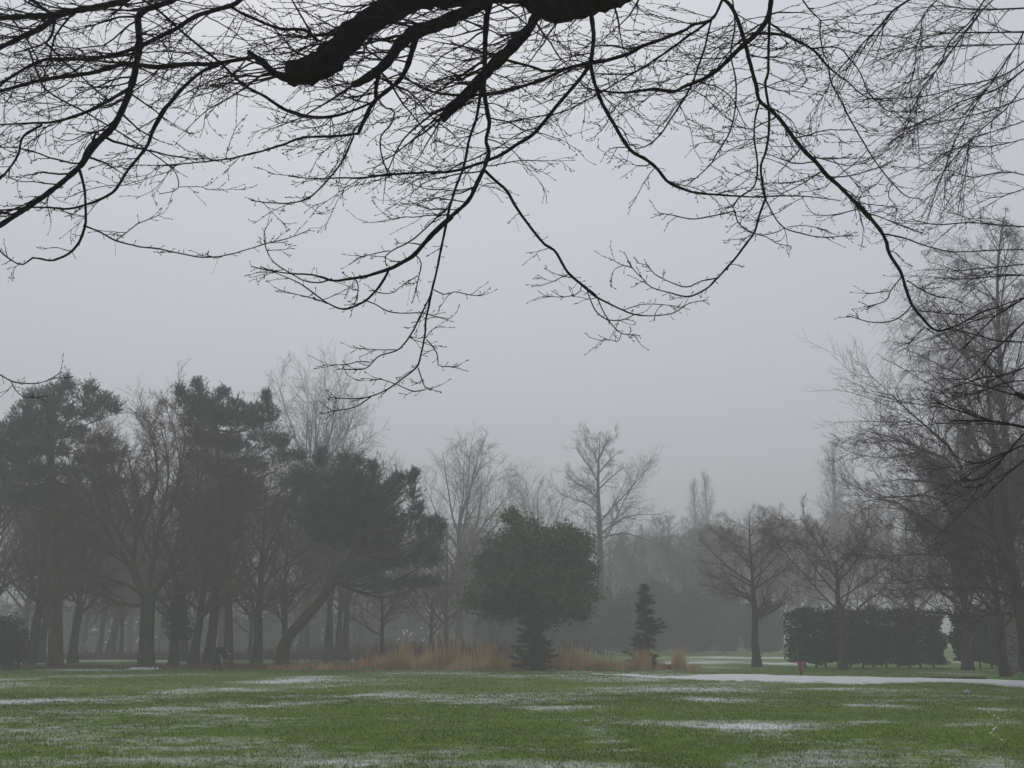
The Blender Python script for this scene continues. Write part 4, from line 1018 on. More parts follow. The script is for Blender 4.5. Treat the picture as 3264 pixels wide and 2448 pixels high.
        q = [(j * nu + i, (j + 1) * nu + i, (j + 1) * nu + (i + 1) % nu, j * nu + (i + 1) % nu) for j in range(nv) for i in range(nu)]
        return np.array(vv), q
    hv, hq = head_pts()
    G = Geo(); G.add(hv, hq)
    for sy in (-1, 1):
        c = hc + rt * sy * .076 - fdir * .008; a = np.linspace(0, 2 * math.pi, 11)
        G.tubes(np.array([c + up * math.cos(t) * .028 - fdir * (math.sin(t) * .014) + rt * sy * .006 for t in a]), np.full(11, .007), 5)
    head = link('head', G.mesh('head'), M['skin'], e)
    G = Geo()
    hv2, hq2 = head_pts(1.09, face=False)
    loc = hv2 - hc; zf = loc @ up; xf = loc @ fdir
    ok = (zf > .035 + .55 * np.clip(xf, 0, 1)) | (xf < -.02) & (zf > -.06)
    G.add(hv2, [f for f in hq2 if all(ok[k] for k in f)])
    link('hair', G.mesh('hair'), M['hair'], head)
    for sy in (-1, 1):
        G = Geo(); G.tubes(np.array([hc + rt * sy * .029 + fdir * .080 + up * .008, hc + rt * sy * .029 + fdir * .088 + up * .008, hc + rt * sy * .029 + fdir * .091 + up * .008]), np.array([.010, .008, .003]), 8, True)
        link('eye', G.mesh('eye'), M['hair'], head)
person()

# ------------------------------------------------------------------ the near trees whose branches hang into the picture
CROPS = {'A': (0, 0, .4973), 'B': (0, 600, .4973), 'C': (800, 0, .4973), 'D': (800, 600, .4973), 'E': (1700, 0, .4069), 'F': (1700, 550, .4521), 'G': (2400, 0, .4219), 'R': (2264, 650, .5123)}
def near_tree(name, label, limbs, trunk_pts, trunk_r, bough, seed, depth0, depth_fn, tw, matl, mattw, connect, extra_mid=1.0):
    rng = np.random.RandomState(seed)
    b = np.array(trunk_pts[0], float); b[2] = 0
    e = empty(name, tuple(b)); tag(e, label, 'tree')
    TP, TR = resample(np.array(trunk_pts, float) - b, 24, trunk_r); TR *= 1 + .03 * rng.normal(size=24)
    G = Geo(); G.tubes(TP, TR, 16, True); link('trunk', G.mesh('trunk'), M[matl], e)
    bw = []
    for pts, rr in bough:
        P, R = resample(np.array(pts, float) - b, 24, rr)
        G = Geo(); G.tubes(P, R, 12, True); link('limb', G.mesh('limb'), M[matl], e); bw.append(P)
    BW = np.concatenate(bw)
    seen_px, seen_d = np.zeros((0, 2)), np.zeros(0)
    PP, RR, LL = [], [], []
    for k, L in enumerate(limbs):
        crop, pts, w = L[0], L[1], L[2]; dd = L[3] if len(L) > 3 else None
        ox, oy, s = CROPS[crop]
        px = np.array([(ox + x * s, oy + y * s) for x, y in pts])
        w = np.interp(np.linspace(0, 1, len(px)), np.linspace(0, 1, len(w)), w) * s
        m = max(8, int(np.linalg.norm(np.diff(px, axis=0), axis=1).sum() / 16))
        q, wq = resample(px, m, w)
        if crop in 'EFGR' or w[0] < 40: q = q + np.cumsum(rng.normal(0, .55, q.shape), axis=0) * np.sin(np.linspace(0, math.pi, m))[:, None]
        d0 = depth0; hit = False
        if len(seen_px):
            dist = np.linalg.norm(seen_px - q[0], axis=1); j = np.argmin(dist)
            if dist[j] < 30: d0 = seen_d[j]; hit = True
            else: d0 = depth_fn(q[0])
        else: d0 = depth_fn(q[0])
        if dd is None: dd = rng.uniform(-.25, .55) * np.linalg.norm(q[-1] - q[0]) / 500
        dep = d0 + dd * np.linspace(0, 1, m) + .03 * np.cumsum(rng.normal(size=m)) * .3
        W3 = np.array([at(x, y, z) for (x, y), z in zip(q, dep)]) - b
        R3 = .5 * wq * dep / FPX * (1 + .05 * rng.normal(size=m)) + .0004
        seen_px = np.vstack([seen_px, q]); seen_d = np.concatenate([seen_d, dep])
        # carry limbs that leave the picture on to the bough they grow from
        out = connect(q[0]); full, fr = W3, R3
        if out and not hit:
            j = np.argmin(np.linalg.norm(BW - W3[0] - np.array(out), axis=1)); t = W3[0] - W3[2]; ln = np.linalg.norm(BW[j] - W3[0])
            C, _ = resample(np.array([BW[j], .5 * (BW[j] + W3[0]) + norm(t) * ln * .2, W3[0]]), 10, [1, 1, 1])
            full = np.vstack([C[:-1], W3]); fr = np.concatenate([np.linspace(R3[0] * 1.3, R3[0], 9), R3])
        G = Geo(); G.tubes(full, fr, 16 if wq.max() > 60 else (11 if wq.max() > 18 else (7 if wq.max() > 9 else 5)), True, .10 if wq.max() > 18 else .06, k + 1)
        link('limb', G.mesh('limb'), M[matl] if wq.max() > 8 else M[mattw], e)
        Pn, Rn = resample(W3, 24, R3); PP.append(Pn); RR.append(Rn); LL.append((np.linalg.norm(np.diff(px, axis=0), axis=1).sum(), wq.mean(), q[:, 1].mean(), q[:, 0].mean()))
    PP, RR = np.array(PP), np.array(RR)
    G = Geo(); GB = Geo(); GH = Geo()
    tw(rng, PP, RR, LL, G, GB, GH)
    link('twigs', G.mesh('twigs'), M[mattw], e, 'stuff')
    if GB.n: link('buds', GB.mesh('buds'), M[mattw], e, 'stuff')
    if GH.n: link('hanging_threads', GH.mesh('hanging_threads'), M[mattw], e, 'stuff')
    return e

def add_buds(rng, GB, P, R, per, size=(.020, .0042), end=True):
    S, SR, SL = sprout(rng, P, R, per, .15, .98, (38, 10), size[0], .35, 3, .05, (0, 0, .05), .6, 1, .003, .0008)
    SR[:] = np.array((.6, 1.0, .12))[None] * size[1] * rng.uniform(.6, 1.05, (len(S), 1))
    GB.tubes(S, SR, 3)
    if end:
        t = norm(P[:, -1] - P[:, -2]); L = size[0] * 1.15
        E = np.stack([P[:, -1] + t * L * s for s in (-.1, .45, 1.0)], 1); ER = np.tile(np.array((.55, 1.05, .12)) * size[1], (len(P), 1))
        GB.tubes(E, ER, 3)

LIMBS = [
 ('C', [(2700, -200), (2450, -105), (2200, -15), (1960, 38), (1850, 10), (1700, -55), (1400, -30), (1080, -8), (860, 70), (680, 190), (560, 310), (450, 410), (330, 455), (235, 465)], [230, 235, 235, 225, 200, 165, 160, 170, 175, 185, 195, 205, 195, 155], -.3),
 ('C', [(1500, 10), (1330, 100), (1180, 165), (1050, 210), (950, 290), (880, 390), (790, 470), (690, 530), (650, 545)], [95, 92, 100, 96, 84, 72, 62, 50, 36], -.2),
 ('C', [(1850, 40), (1790, 170), (1690, 290), (1600, 375), (1500, 480), (1400, 590), (1300, 680), (1225, 765)], [70, 74, 78, 88, 86, 80, 70, 62], .2),
 ('A', [(1840, 500), (1760, 470), (1680, 400), (1595, 335)], [60, 50, 46, 34]),
 ('A', [(1640, 365), (1480, 390), (1350, 410), (1180, 412), (1000, 435), (820, 420), (700, 450), (580, 480), (400, 500), (220, 530), (60, 570), (-60, 600)], [30, 26, 30, 32, 34, 32, 30, 28, 28, 24, 22, 20]),
 ('A', [(1130, -10), (1040, 28), (940, 60), (890, 110), (890, 200), (895, 280), (880, 400), (850, 530), (810, 650), (740, 790), (660, 880), (590, 950), (530, 1050), (430, 1150), (300, 1250), (180, 1330), (60, 1408), (-60, 1480)], [44, 46, 46, 48, 48, 48, 48, 46, 44, 44, 50, 60, 44, 36, 36, 38, 38, 36]),
 ('A', [(850, -25), (800, 5), (650, 45), (500, 75), (350, 110), (180, 115), (0, 122), (-80, 130)], [40, 42, 46, 50, 48, 40, 38, 36]),
 ('A', [(350, 112), (250, 190), (120, 250), (0, 310), (-60, 340)], [38, 36, 34, 30, 28]),
 ('A', [(190, -10), (280, 60), (345, 105)], [24, 22, 18]),
 ('A', [(1560, -15), (1500, 30), (1400, 60), (1250, 110), (1130, 190), (1030, 240), (900, 300), (760, 350), (600, 380), (420, 385), (280, 390), (100, 480), (-30, 570)], [34, 34, 34, 32, 32, 32, 30, 26, 26, 26, 22, 20, 18]),
 ('A', [(1400, 420), (1310, 450), (1230, 510), (1150, 590), (1090, 660), (1040, 720), (980, 820), (940, 930), (880, 1010), (810, 1100), (740, 1220), (640, 1280), (560, 1310), (430, 1340), (300, 1330), (180, 1330)], [20, 22, 22, 24, 26, 30, 26, 22, 20, 18, 18, 18, 16, 14, 12, 9]),
 ('A', [(840, 560), (740, 620), (600, 700), (480, 750), (330, 790), (150, 795), (-20, 800)], [28, 26, 24, 22, 18, 14, 11]),
 ('A', [(270, 800), (150, 880), (120, 1000), (60, 1090), (-20, 1170)], [18, 16, 16, 14, 12]),
 ('A', [(1490, 50), (1560, 90), (1650, 130), (1800, 185), (1950, 190), (2040, 265)], [20, 20, 20, 22, 24, 28]),
 ('A', [(1865, -10), (1940, 120), (1990, 205)], [12, 13, 14]),
 ('A', [(350, 130), (335, 210), (300, 265), (200, 305), (80, 340)], [22, 18, 14, 10, 8]),
 ('A', [(290, 270), (400, 385), (500, 470), (580, 550), (700, 650)], [16, 14, 12, 10, 8]),
 ('A', [(190, 330), (240, 470), (290, 570), (400, 640), (520, 700), (640, 770), (740, 830), (850, 900), (960, 970), (1060, 1040), (1130, 1110), (1140, 1210), (1020, 1245)], [14, 15, 14, 13, 12, 11, 10, 10, 9, 8, 7, 6, 5]),
 ('A', [(890, -20), (1020, 70), (1200, 230), (1400, 390), (1560, 540), (1700, 620), (1850, 710), (2000, 750), (2130, 748), (2260, 710), (2390, 655)], [18, 18, 18, 18, 20, 22, 24, 24, 22, 18, 16]),
 ('A', [(510, 1090), (540, 1200), (550, 1330), (550, 1440), (545, 1450)], [22, 18, 16, 18, 18]),
 ('B', [(547, 240), (510, 340), (440, 420), (330, 465), (220, 450), (140, 495), (40, 440), (-20, 380)], [20, 18, 16, 14, 12, 10, 10, 8]),
 ('B', [(552, 245), (640, 280), (740, 335), (880, 370), (1000, 380), (1150, 410), (1280, 435), (1400, 430), (1550, 400), (1700, 355), (1850, 320), (1990, 265)], [13, 12, 12, 11, 10, 9, 9, 8, 7, 7, 6, 5]),
 ('B', [(740, 335), (800, 290), (880, 225), (960, 195), (1045, 160)], [8, 7, 6, 6, 4]),
 ('B', [(-40, 1180), (0, 1195), (80, 1240), (190, 1250), (270, 1240), (340, 1210), (395, 1175)], [9, 8, 8, 7, 6, 5, 5]),
 ('B', [(70, 1235), (100, 1290), (150, 1335), (240, 1340)], [6, 6, 5, 4]),
 ('C', [(1060, 230), (1030, 330), (1010, 400), (960, 500), (850, 600), (790, 650), (740, 740), (690, 850)], [44, 40, 38, 30, 26, 26, 26, 24]),
 ('C', [(820, 470), (800, 560), (800, 640)], [34, 30, 28]),
 ('C', [(690, 855), (560, 870), (330, 880), (200, 925), (0, 980), (-180, 1020), (-350, 1040), (-500, 1055), (-660, 1062)], [20, 18, 16, 14, 13, 11, 9, 8, 6]),
 ('C', [(660, 870), (600, 1000), (540, 1090), (440, 1200), (360, 1270), (250, 1300), (120, 1300), (0, 1285)], [14, 13, 12, 12, 11, 9, 8, 6]),
 ('C', [(820, 640), (860, 690), (920, 710), (900, 800), (840, 870), (835, 960), (860, 1060), (890, 1110)], [14, 12, 12, 12, 11, 11, 11, 11]),
 ('C', [(1540, -10), (1510, 130), (1500, 300), (1495, 450), (1490, 560), (1500, 680), (1520, 800), (1500, 900), (1520, 980), (1490, 1080), (1440, 1190), (1390, 1290), (1270, 1400)], [50, 42, 36, 32, 32, 32, 28, 26, 28, 28, 30, 30, 26], .5),
 ('D', [(1290, 180), (1200, 260), (1110, 350), (1050, 420), (960, 475), (890, 510), (750, 550), (640, 570), (520, 580), (400, 545), (250, 535), (100, 520), (0, 500)], [34, 36, 34, 30, 28, 26, 20, 18, 15, 12, 10, 8, 6]),
 ('D', [(520, 580), (440, 605), (340, 590), (250, 540), (150, 470), (100, 380), (85, 290), (100, 245)], [10, 10, 8, 8, 8, 7, 6, 5]),
 ('D', [(885, 515), (850, 590), (790, 670), (720, 730), (600, 775), (480, 730), (330, 620), (200, 560), (60, 500)], [18, 17, 16, 15, 13, 10, 8, 6, 5]),
 ('D', [(640, 570), (680, 600), (680, 720)], [8, 8, 7]),
 ('D', [(720, 715), (800, 745), (870, 785), (960, 800), (1080, 795), (1180, 820), (1270, 838)], [9, 8, 8, 7, 7, 6, 4]),
 ('D', [(500, 740), (380, 700), (250, 670), (180, 650)], [8, 7, 6, 4]),
 ('D', [(1050, 425), (1090, 470), (1075, 560), (1055, 660)], [9, 8, 8, 6]),
 ('D', [(1070, 560), (960, 630), (900, 675), (810, 670)], [7, 6, 6, 4]),
 ('D', [(870, 500), (860, 440), (900, 400), (1000, 350), (1080, 290), (1180, 200), (1255, 130)], [7, 8, 9, 10, 10, 11, 12]),
 ('D', [(890, 400), (820, 410), (740, 430), (670, 450)], [7, 6, 6, 4]),
 ('C', [(1490, 460), (1465, 620), (1440, 760), (1390, 900), (1360, 1060), (1310, 1200), (1270, 1330), (1258, 1400), (1250, 1440)], [24, 22, 20, 18, 17, 17, 17, 17, 17]),
 ('D', [(1250, 235), (1230, 330), (1200, 470), (1165, 640), (1140, 760), (1120, 860), (1115, 970), (1090, 1080), (1065, 1150), (980, 1220), (880, 1290), (770, 1335), (650, 1350), (505, 1340)], [18, 17, 16, 16, 15, 14, 13, 12, 11, 10, 9, 8, 7, 5]),
 ('D', [(1150, 690), (1090, 810), (1030, 930), (940, 1030), (820, 1070), (740, 1150), (650, 1160), (560, 1158)], [12, 12, 11, 10, 8, 8, 6, 4]),
 ('D', [(930, 1035), (820, 1035), (740, 1030), (655, 1022)], [7, 6, 6, 4]),
 ('D', [(760, 1115), (690, 1110), (610, 1128), (460, 1135)], [7, 6, 6, 4]),
 ('D', [(1125, 970), (1190, 1050), (1205, 1135), (1260, 1138), (1340, 1155)], [8, 8, 7, 6, 5]),
 ('D', [(1070, 1150), (1095, 1220), (1120, 1285), (1160, 1285)], [8, 8, 7, 4]),
 ('D', [(1120, 1290), (1040, 1300), (960, 1265), (850, 1225), (765, 1225)], [7, 7, 6, 6, 4]),
 ('D', [(1170, 650), (1240, 680), (1310, 660), (1400, 680), (1480, 690)], [8, 7, 6, 6, 4]),
 ('D', [(770, 1335), (690, 1390), (610, 1415), (525, 1428)], [8, 7, 6, 5]),
 ('D', [(1120, 960), (1160, 910), (1195, 890)], [6, 5, 4]),
 ('C', [(1490, 1085), (1560, 1150), (1640, 1220), (1690, 1310), (1750, 1400), (1790, 1455), (1880, 1565), (1950, 1615), (2030, 1745), (2110, 1815), (2212, 1895)], [24, 22, 20, 20, 20, 19, 18, 18, 18, 17, 16]),
 ('F', [(240, 700), (370, 820), (460, 885), (630, 965), (730, 1000), (880, 1005), (1000, 985), (1100, 920), (1230, 900)], [18, 16, 14, 12, 10, 8, 7, 6, 5]),
 ('F', [(340, 790), (320, 850), (220, 878), (70, 870)], [7, 6, 6, 4]),
 ('F', [(380, 835), (410, 920), (450, 990), (530, 1035), (640, 1030), (720, 995)], [8, 8, 8, 8, 7, 6]),
 ('F', [(450, 880), (500, 990), (570, 1090), (620, 1130), (700, 1140), (755, 1150)], [9, 8, 8, 7, 6, 4]),
 ('F', [(640, 968), (750, 935), (850, 930), (1030, 945)], [7, 6, 6, 4]),
 ('F', [(620, 1130), (600, 1195), (550, 1185), (480, 1180)], [6, 5, 5, 4]),
 ('E', [(450, 100), (465, 200), (470, 300), (445, 480), (370, 610), (200, 800), (0, 1030), (-130, 1120), (-270, 1210), (-450, 1280), (-650, 1340), (-880, 1350), (-1150, 1368), (-1350, 1395), (-1520, 1395), (-1720, 1400), (-1920, 1380)], [44, 42, 40, 36, 32, 32, 32, 32, 30, 26, 22, 20, 18, 16, 13, 10, 7], .2),
 ('E', [(445, 490), (480, 650), (540, 810), (620, 950), (700, 1080), (780, 1190), (900, 1260), (980, 1330), (1050, 1420), (1170, 1480), (1260, 1510), (1400, 1525), (1700, 1540), (1950, 1535), (2150, 1540), (2400, 1570)], [34, 34, 32, 32, 32, 32, 30, 28, 26, 24, 20, 18, 14, 12, 9, 6], .6),
 ('E', [(1485, -10), (1400, 150), (1250, 195), (1180, 240), (1000, 310), (850, 360), (760, 410), (600, 460), (440, 490), (280, 520), (100, 600), (-150, 680), (-330, 720), (-600, 735), (-800, 710), (-950, 640), (-1050, 560)], [26, 26, 26, 28, 28, 34, 34, 32, 30, 28, 26, 26, 24, 24, 20, 16, 12], -.2),
 ('E', [(440, 485), (280, 530), (100, 555), (-40, 510), (-200, 470), (-320, 430)], [26, 24, 22, 24, 26, 28]),
 ('E', [(1380, 165), (1230, 270), (1100, 370), (950, 470), (800, 560), (700, 580), (480, 575)], [22, 20, 20, 18, 16, 14, 9]),
 ('E', [(790, 570), (650, 650), (500, 740), (350, 820), (200, 890), (0, 920), (-180, 960), (-320, 985)], [14, 14, 13, 12, 12, 11, 9, 6]),
 ('E', [(1865, -15), (1840, 130), (1760, 250), (1620, 370), (1500, 490), (1400, 570), (1280, 630), (1180, 670), (1100, 710), (980, 690), (850, 700), (700, 720), (550, 710), (420, 690), (370, 640), (330, 590)], [44, 44, 48, 44, 40, 36, 32, 28, 28, 28, 26, 20, 16, 13, 11, 8], .4),
 ('E', [(1490, -5), (1550, 50), (1610, 180), (1660, 340), (1700, 490), (1750, 670), (1775, 790), (1870, 870), (1960, 970), (2050, 1090), (2130, 1190), (2212, 1270), (2290, 1370), (2390, 1460), (2480, 1550), (2570, 1640), (2640, 1720)], [30, 34, 36, 36, 34, 32, 32, 34, 36, 36, 36, 36, 36, 35, 34, 33, 32], 1.2),
 ('R', [(915, -10), (1040, 140), (1090, 220), (1120, 320), (1190, 430), (1220, 530), (1255, 630), (1320, 720), (1400, 795), (1500, 780), (1650, 700), (1800, 640), (1980, 575)], [26, 25, 24, 23, 22, 21, 19, 17, 15, 11, 9, 7, 6]),
 ('R', [(1190, 455), (1120, 540), (1095, 600), (1020, 630), (965, 640)], [8, 7, 7, 6, 4]),
 ('R', [(1120, 540), (1050, 550), (975, 560)], [6, 5, 4]),
 ('R', [(1255, 630), (1200, 690), (1130, 730), (1000, 740), (900, 710), (850, 695)], [9, 8, 8, 7, 6, 5]),
 ('R', [(1330, 770), (1290, 810), (1230, 880)], [8, 7, 5]),
 ('R', [(1225, 475), (1310, 530), (1400, 575), (1520, 595), (1600, 640)], [8, 8, 7, 6, 4]),
 ('R', [(1310, 525), (1380, 495), (1470, 495)], [6, 5, 4]),
 ('R', [(1070, 185), (1200, 210), (1340, 260), (1500, 300), (1700, 295), (1980, 285)], [10, 10, 9, 8, 8, 7]),
 ('R', [(1300, 665), (1450, 680), (1600, 690), (1750, 650)], [7, 6, 6, 4]),
 ('E', [(1870, -15), (1850, 200), (1845, 400), (1840, 570), (1815, 650), (1835, 780), (1850, 900), (1845, 1070), (1820, 1200), (1785, 1310), (1800, 1475), (1822, 1570)], [26, 25, 24, 24, 23, 23, 22, 21, 20, 20, 20, 20], .3),
 ('F', [(1638, 180), (1590, 310), (1560, 420), (1490, 520), (1400, 640), (1310, 740), (1210, 840), (1080, 890), (950, 860), (830, 820), (780, 770), (700, 680), (640, 560)], [18, 18, 17, 17, 16, 15, 14, 12, 9, 8, 7, 6, 5]),
 ('F', [(1310, 742), (1180, 765), (1080, 805), (940, 760), (850, 710), (805, 650)], [10, 9, 9, 7, 6, 5]),
 ('F', [(690, 670), (620, 645), (555, 612)], [6, 5, 4]),
 ('F', [(1640, 195), (1700, 310), (1770, 390), (1880, 430), (2040, 460), (2250, 440)], [11, 10, 10, 9, 8, 7]),
 ('F', [(1770, 390), (1720, 420), (1620, 440), (1480, 410)], [7, 7, 6, 4]),
 ('F', [(1790, 385), (1880, 375), (1980, 385), (2080, 410)], [7, 6, 6, 5]),
 ('E', [(1775, 790), (1740, 920), (1730, 1070), (1745, 1190), (1755, 1320), (1730, 1460), (1610, 1550), (1560, 1630)], [18, 17, 16, 16, 16, 14, 13, 12]),
 ('F', [(1420, 270), (1250, 310), (1120, 330), (980, 300), (880, 285)], [11, 10, 9, 7, 5]),
 ('F', [(1415, 260), (1450, 360), (1540, 420), (1640, 450), (1720, 500), (1825, 520)], [9, 8, 8, 7, 6, 4]),
 ('E', [(1395, 150), (1370, 260), (1340, 400), (1290, 560), (1250, 680), (1170, 820), (1080, 950), (1000, 1060), (900, 1140), (800, 1165)], [20, 20, 19, 18, 18, 17, 15, 13, 11, 8]),
 ('E', [(1560, -10), (1580, 200), (1550, 400), (1590, 600), (1600, 750), (1580, 900), (1540, 1040), (1450, 1180), (1400, 1270), (1300, 1370), (1200, 1450)], [15, 15, 14, 14, 14, 13, 12, 12, 10, 9, 7]),
 ('E', [(1740, 262), (1900, 265), (2000, 285), (2140, 350), (2220, 400), (2280, 470), (2370, 560), (2470, 630), (2560, 720), (2650, 770), (2800, 790)], [26, 25, 24, 22, 20, 18, 14, 12, 11, 9, 6], .9),
 ('E', [(1860, 185), (1960, 255), (2060, 310)], [18, 18, 16]),
 ('G', [(570, 480), (590, 620), (660, 750), (760, 940), (830, 1060), (930, 1220), (1050, 1370), (1160, 1480), (1260, 1500)], [14, 13, 13, 12, 12, 11, 10, 8, 5]),
 ('G', [(865, 1130), (800, 1210), (700, 1290), (620, 1350), (540, 1420), (450, 1430)], [8, 8, 7, 7, 6, 4]),
 ('G', [(1050, 1380), (1020, 1480), (1080, 1560), (1060, 1620)], [8, 7, 6, 5]),
 ('G', [(985, 1320), (930, 1400), (850, 1440), (790, 1510)], [7, 7, 6, 6]),
 ('G', [(455, 368), (570, 355), (670, 370), (730, 440), (820, 550), (880, 690), (960, 770), (1020, 830), (1100, 845), (1380, 845)], [14, 13, 12, 12, 11, 11, 10, 9, 8, 6]),
 ('G', [(370, -10), (450, 100), (510, 160), (505, 260), (530, 400), (570, 470)], [13, 13, 12, 12, 12, 11]),
 ('G', [(510, 155), (620, 150), (660, 210), (800, 260), (1000, 270), (1200, 290)], [10, 10, 9, 8, 7, 5]),
 ('G', [(430, 1195), (540, 1195), (640, 1195), (730, 1190)], [9, 8, 7, 5]),
 ('G', [(600, 1200), (680, 1280), (760, 1370), (820, 1450)], [7, 6, 6, 5]),
 ('G', [(770, 1530), (860, 1540), (1000, 1555), (1110, 1580)], [9, 8, 7, 5]),
]
def near_twigs(rng, PP, RR, LL, G, GB, GH):
    Lpx = np.array([l[0] for l in LL]); wpx = np.array([l[1] for l in LL]); yc = np.array([l[2] for l in LL]); xc = np.array([l[3] for l in LL])
    L3 = np.linalg.norm(np.diff(PP, axis=1), axis=2).sum(1)
    dens = np.interp(yc, [0, 300, 500, 700, 900, 1300], [1.65, 1.4, .85, .58, .42, .34])
    # long level sprays, most of them sweeping away from the trunk (to the left)
    def steer(idx, d, u):
        C = len(idx); x = xc[idx]
        left = rng.rand(C) < np.interp(x, [0, 1500, 2000, 2700], [.86, .80, .62, .45])
        pref = np.stack([np.where(left, -1.0, 1.0), rng.normal(0, .55, C), rng.normal(-.10, .17, C)], 1)
        return .55 * d * np.array((1, 1, .6)) + .95 * norm(pref)
    m = np.maximum(1, (Lpx / 47 * dens * np.clip(.5 + wpx / 26, .55, 1.2))).astype(int)
    ln = np.clip(.26 + .022 * wpx, .30, .72) * np.interp(yc, [0, 350, 600, 800, 1300], [1.35, 1.15, .72, .50, .42])
    P2, R2, L2 = sprout(rng, PP, np.clip(RR, .003, .03), m, .05, .99, (48, 14), ln, .55, 12, .135, (-.004, 0, 0), .5, .40, .0036, .0020, .15, steer=steer, curl=.03)
    G.tubes(P2, R2, 4)
    def steer3(idx, d, u): return d * np.array((1, 1, .55)) + np.array((0, 0, .03))
    P3, R3, L3 = sprout(rng, P2, R2, np.clip((L2 / .10), 1, 6).astype(int), .12, .97, (30, 9), np.clip(L2 * .42, .06, .30), .5, 7, .15, (0, 0, .008), .4, .7, .0026, .0017, .35, steer=steer3, curl=.04)
    G.tubes(P3, R3, 3)
    P4, R4, L4 = sprout(rng, P3, R3, np.where(L3 > .12, rng.randint(0, 3, len(L3)), rng.randint(0, 2, len(L3))), .25, .9, (34, 10), .05, .5, 4, .12, (0, 0, .04), .4, .8, .0023, .0016)
    G.tubes(P4, R4, 3)
    # short bare spurs straight off the limbs
    sp, sr, sl = sprout(rng, PP, np.clip(RR, .003, .02), np.maximum(2, Lpx / 26).astype(int), .05, 1.0, (58, 14), .035, .6, 4, .2, (0, 0, .04), .6, .3, .0022, .0016)
    G.tubes(sp, sr, 4)
    # thin limbs also end in sprays
    thin = np.where(wpx < 9)[0]
    if len(thin):
        P5, R5, L5 = sprout(rng, PP[thin], RR[thin], 3, .72, 1.0, (34, 10), .13, .4, 6, .13, (0, 0, .03), .5, .8, .002, .0013); G.tubes(P5, R5, 4); add_buds(rng, GB, P5, R5, 3)
    add_buds(rng, GB, P3, R3, np.clip(L3 / .09, 1, 3).astype(int), (.018, .0046)); add_buds(rng, GB, P2, R2, np.clip(L2 / .10, 1, 7).astype(int), (.018, .0046)); add_buds(rng, GB, P4, R4, 1, (.020, .0050))
    add_buds(rng, GB, sp, sr, 0 * np.ones(len(sp), int))
    # hanging threads (last year's stalks)
    k = rng.choice(len(P2), 190, replace=False); n = len(k); L = rng.uniform(.06, .2, n); st = P2[k, rng.randint(4, 9, n)]
    s = np.linspace(0, 1, 6); T = st[:, None, :] + np.stack([rng.normal(0, .05, (n, 1)) * s[None] ** 1.5 + .006 * np.cumsum(rng.normal(size=(n, 6)), 1) * .5, 0 * s[None] + rng.normal(0, .03, (n, 1)) * s[None], -L[:, None] * s[None]], -1)
    GH.tubes(T, np.tile((.0012, .0011, .0011, .0011, .0011, .0018), (n, 1)), 3)
def near_depth(q):
    x, y = q
    return 7.0 + 1.2 * max(0, (x - 1700) / 1500) + .5 * max(0, (900 - x) / 900) + .0004 * y
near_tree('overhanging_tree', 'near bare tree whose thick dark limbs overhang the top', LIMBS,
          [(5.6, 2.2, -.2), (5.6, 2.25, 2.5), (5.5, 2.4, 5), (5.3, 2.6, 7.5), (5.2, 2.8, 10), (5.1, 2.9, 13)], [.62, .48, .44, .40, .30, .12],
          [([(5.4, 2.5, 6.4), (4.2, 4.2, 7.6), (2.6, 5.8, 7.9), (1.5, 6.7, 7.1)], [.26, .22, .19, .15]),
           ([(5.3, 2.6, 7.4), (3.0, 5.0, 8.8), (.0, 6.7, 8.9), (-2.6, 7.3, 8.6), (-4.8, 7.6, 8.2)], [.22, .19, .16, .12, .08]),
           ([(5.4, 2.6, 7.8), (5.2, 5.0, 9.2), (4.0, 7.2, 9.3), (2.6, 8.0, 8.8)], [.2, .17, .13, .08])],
          501, 7.0, near_depth, near_twigs, 'bark_near', 'twig_near', lambda q: (0, 0, 1.2) if q[1] < 12 else None)

